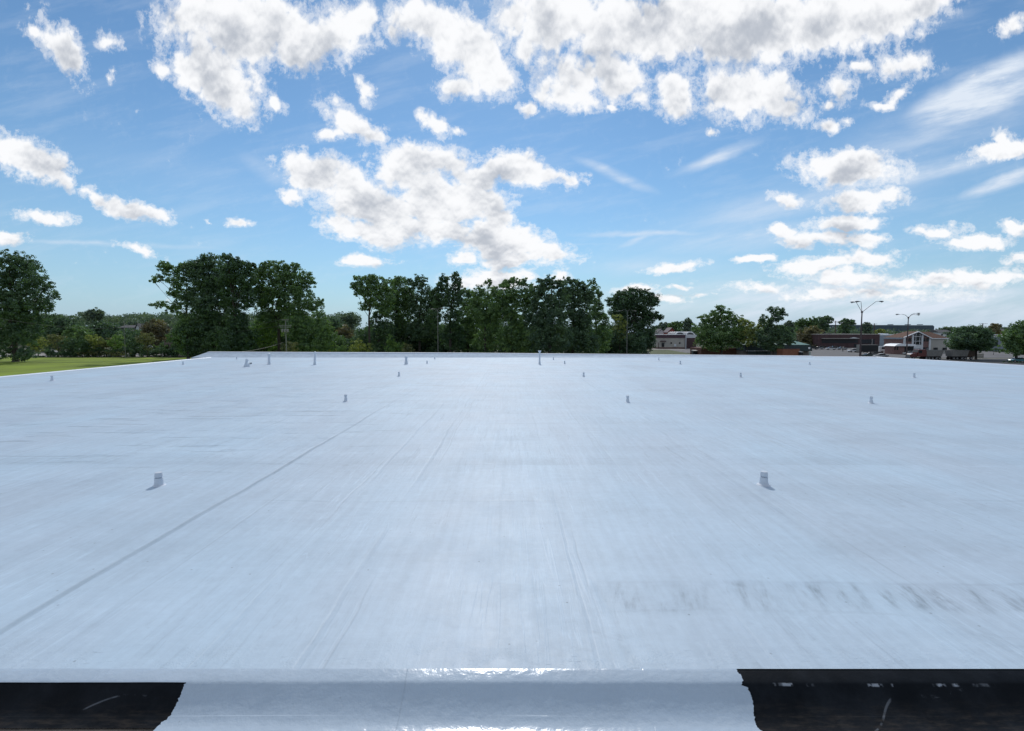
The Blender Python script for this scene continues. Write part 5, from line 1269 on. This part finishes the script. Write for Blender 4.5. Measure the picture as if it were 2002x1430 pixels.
car(1709, 188, 200, 'dark_grey', 'grey car close behind the dark green car', 'suv')
car(1724, 178, 175, 'silver', 'silver car half hidden by the roof edge beside the sign box', 'sedan')
car(1747, 262, 15, 'white', 'white van parked against the metal warehouse', 'van')
car(1762, 212, 5, 'black', 'dark pickup in front of the brick kiosk', 'pickup')
car(1781, 200, 170, 'silver', 'silver car in front of the kiosk glass front', 'sedan')
car(1796, 206, 175, 'black', 'black car at the foot of the gabled office', 'sedan')
car(1993, 150, 175, 'teal', 'teal car at the far right beside the hedge', 'sedan')
car(1575, 268, -28, 'dark_grey', 'dark grey car behind the light green hipped peak', 'sedan')
car(1648, 258, -12, 'silver', 'silver car parked against the middle of the long brick building', 'sedan')
car(1713, 240, 20, 'white', 'white pickup between the sign box and the metal warehouse', 'pickup')
car(1686, 222, 170, 'dark_grey', 'dark car behind the tallest lamp post', 'sedan')
# white service truck
D = 215
t = thing('service_truck', (WX(1732, D), D, GZ+.04), 'white service truck facing right left of the brick kiosk', 'truck', 'vehicles in the car parks')
local(MB().prism([(-2.4, .6), (1.2, .6), (1.2, 2.7), (.9, 2.9), (-2.4, 2.9)], 'y', -1.1, 1.1), 'cab', PAINT['white'], t, bevel=.08)
local(MB().prism([(1.2, .6), (3.0, .6), (3.05, 1.5), (1.2, 1.75)], 'y', -1.05, 1.05), 'hood', PAINT['white'], t, bevel=.08)
local(MB().box(-1.6, 1.0, -1.13, -1.1, 1.8, 2.6), 'side_window', M['dark_glass'], t)
local(MB().box(1.2, 1.24, -.95, .95, 1.85, 2.65), 'windscreen', M['dark_glass'], t)
local(MB().box(3.02, 3.14, -1.0, 1.0, .45, .8), 'bumper', M['pole'], t)
wheels(t, (2.2, -1.4), -1.12, 1.12, .5); t.rotation_euler = (0, 0, R(-18))
# red tractor and two grey dump trailers
D = 163
zt = GZ+.04
t = thing('semi_tractor', (WX(1797, D), D, zt), 'red semi tractor with a long hood pulling the grey trailers', 'truck')
mp_ = MPX(D)
local(MB().prism([(-1.0, 1.1), (1.9, 1.1), (1.9, 3.25), (1.5, 3.45), (-.6, 3.45), (-1.0, 2.4)], 'y', -1.15, 1.15), 'cab', PAINT['red'], t, bevel=.06)
local(MB().prism([(-3.0, .95), (-1.0, .95), (-1.0, 2.25), (-2.8, 2.0), (-3.05, 1.8)], 'y', -.95, .95), 'hood', PAINT['red'], t, bevel=.08)
local(MB().box(-.72, .35, -1.18, -1.15, 2.25, 3.1), 'side_window', M['dark_glass'], t)
local(MB().prism([(-1.04, 2.42), (-.98, 2.42), (-.62, 3.3), (-.68, 3.3)], 'y', -1.0, 1.0), 'windscreen', M['dark_glass'], t)
local(MB().box(-3.15, -3.0, -.75, .75, 1.0, 1.85), 'grille', M['hub'], t)
local(MB().box(-3.3, -3.1, -1.15, 1.15, .5, .9), 'bumper', M['hub'], t)
local(MB().tube([(2.05, -1.0, 1.0), (2.05, -1.0, 3.9)], .1, 8), 'exhaust_stack', M['hub'], t)
local(MB().box(-2.6, 3.2, -.5, .5, .7, .95), 'chassis', M['tyre'], t)
wheels(t, (-2.3, 1.9, 3.0), -1.15, 1.15, .52)
M['tarp'] = mat('grey_trailer_side', (.21, .20, .19), .8, var=.12, vscale=1.5)
def trailer(px, xlen, label, rear=False):
    t = thing('dump_trailer', (WX(px, D), D, zt), label, 'trailer', 'grey dump trailers')
    h = xlen/2
    local(MB().prism([(-h, 3.15), (h, 3.05), (h-.55, 1.15), (-h+.5, 1.15)], 'y', -1.25, 1.25), 'tub', M['tarp'], t, bevel=.04)
    b = MB(); b.box(-h-.05, h+.05, -1.3, -1.22, 3.05, 3.2); b.box(-h-.05, h+.05, 1.22, 1.3, 3.05, 3.2); local(b, 'top_rail', M['pole_grey'], t)
    for k in range(6): local(MB().box(-h+.7+k*(xlen-1.6)/5, -h+.78+k*(xlen-1.6)/5, -1.29, -1.25, 1.2, 3.05), 'rib', M['pole_grey'], t)
    local(MB().box(-h+.2, h-.2, -.5, .5, .85, 1.15), 'chassis', M['tyre'], t)
    wheels(t, (-h+1.1, -h+2.2, h-2.2, h-1.1), -1.2, 1.2, .5)
trailer(1824, 5.6, 'grey dump trailer directly behind the red tractor')
trailer(1873, 5.9, 'rear grey dump trailer under the flat crowned tree')
t = thing('box_trailer', (WX(1901, D), D+1.5, zt), 'dark brown box trailer end at the tail of the dump trailers', 'trailer')
local(MB().box(-1.3, 1.6, -1.2, 1.2, 1.0, 3.0), 'body', M['wood'], t, bevel=.04); local(MB().box(-1.2, 1.5, -.5, .5, .75, 1.0), 'chassis', M['tyre'], t)
wheels(t, (.5,), -1.15, 1.15, .5)
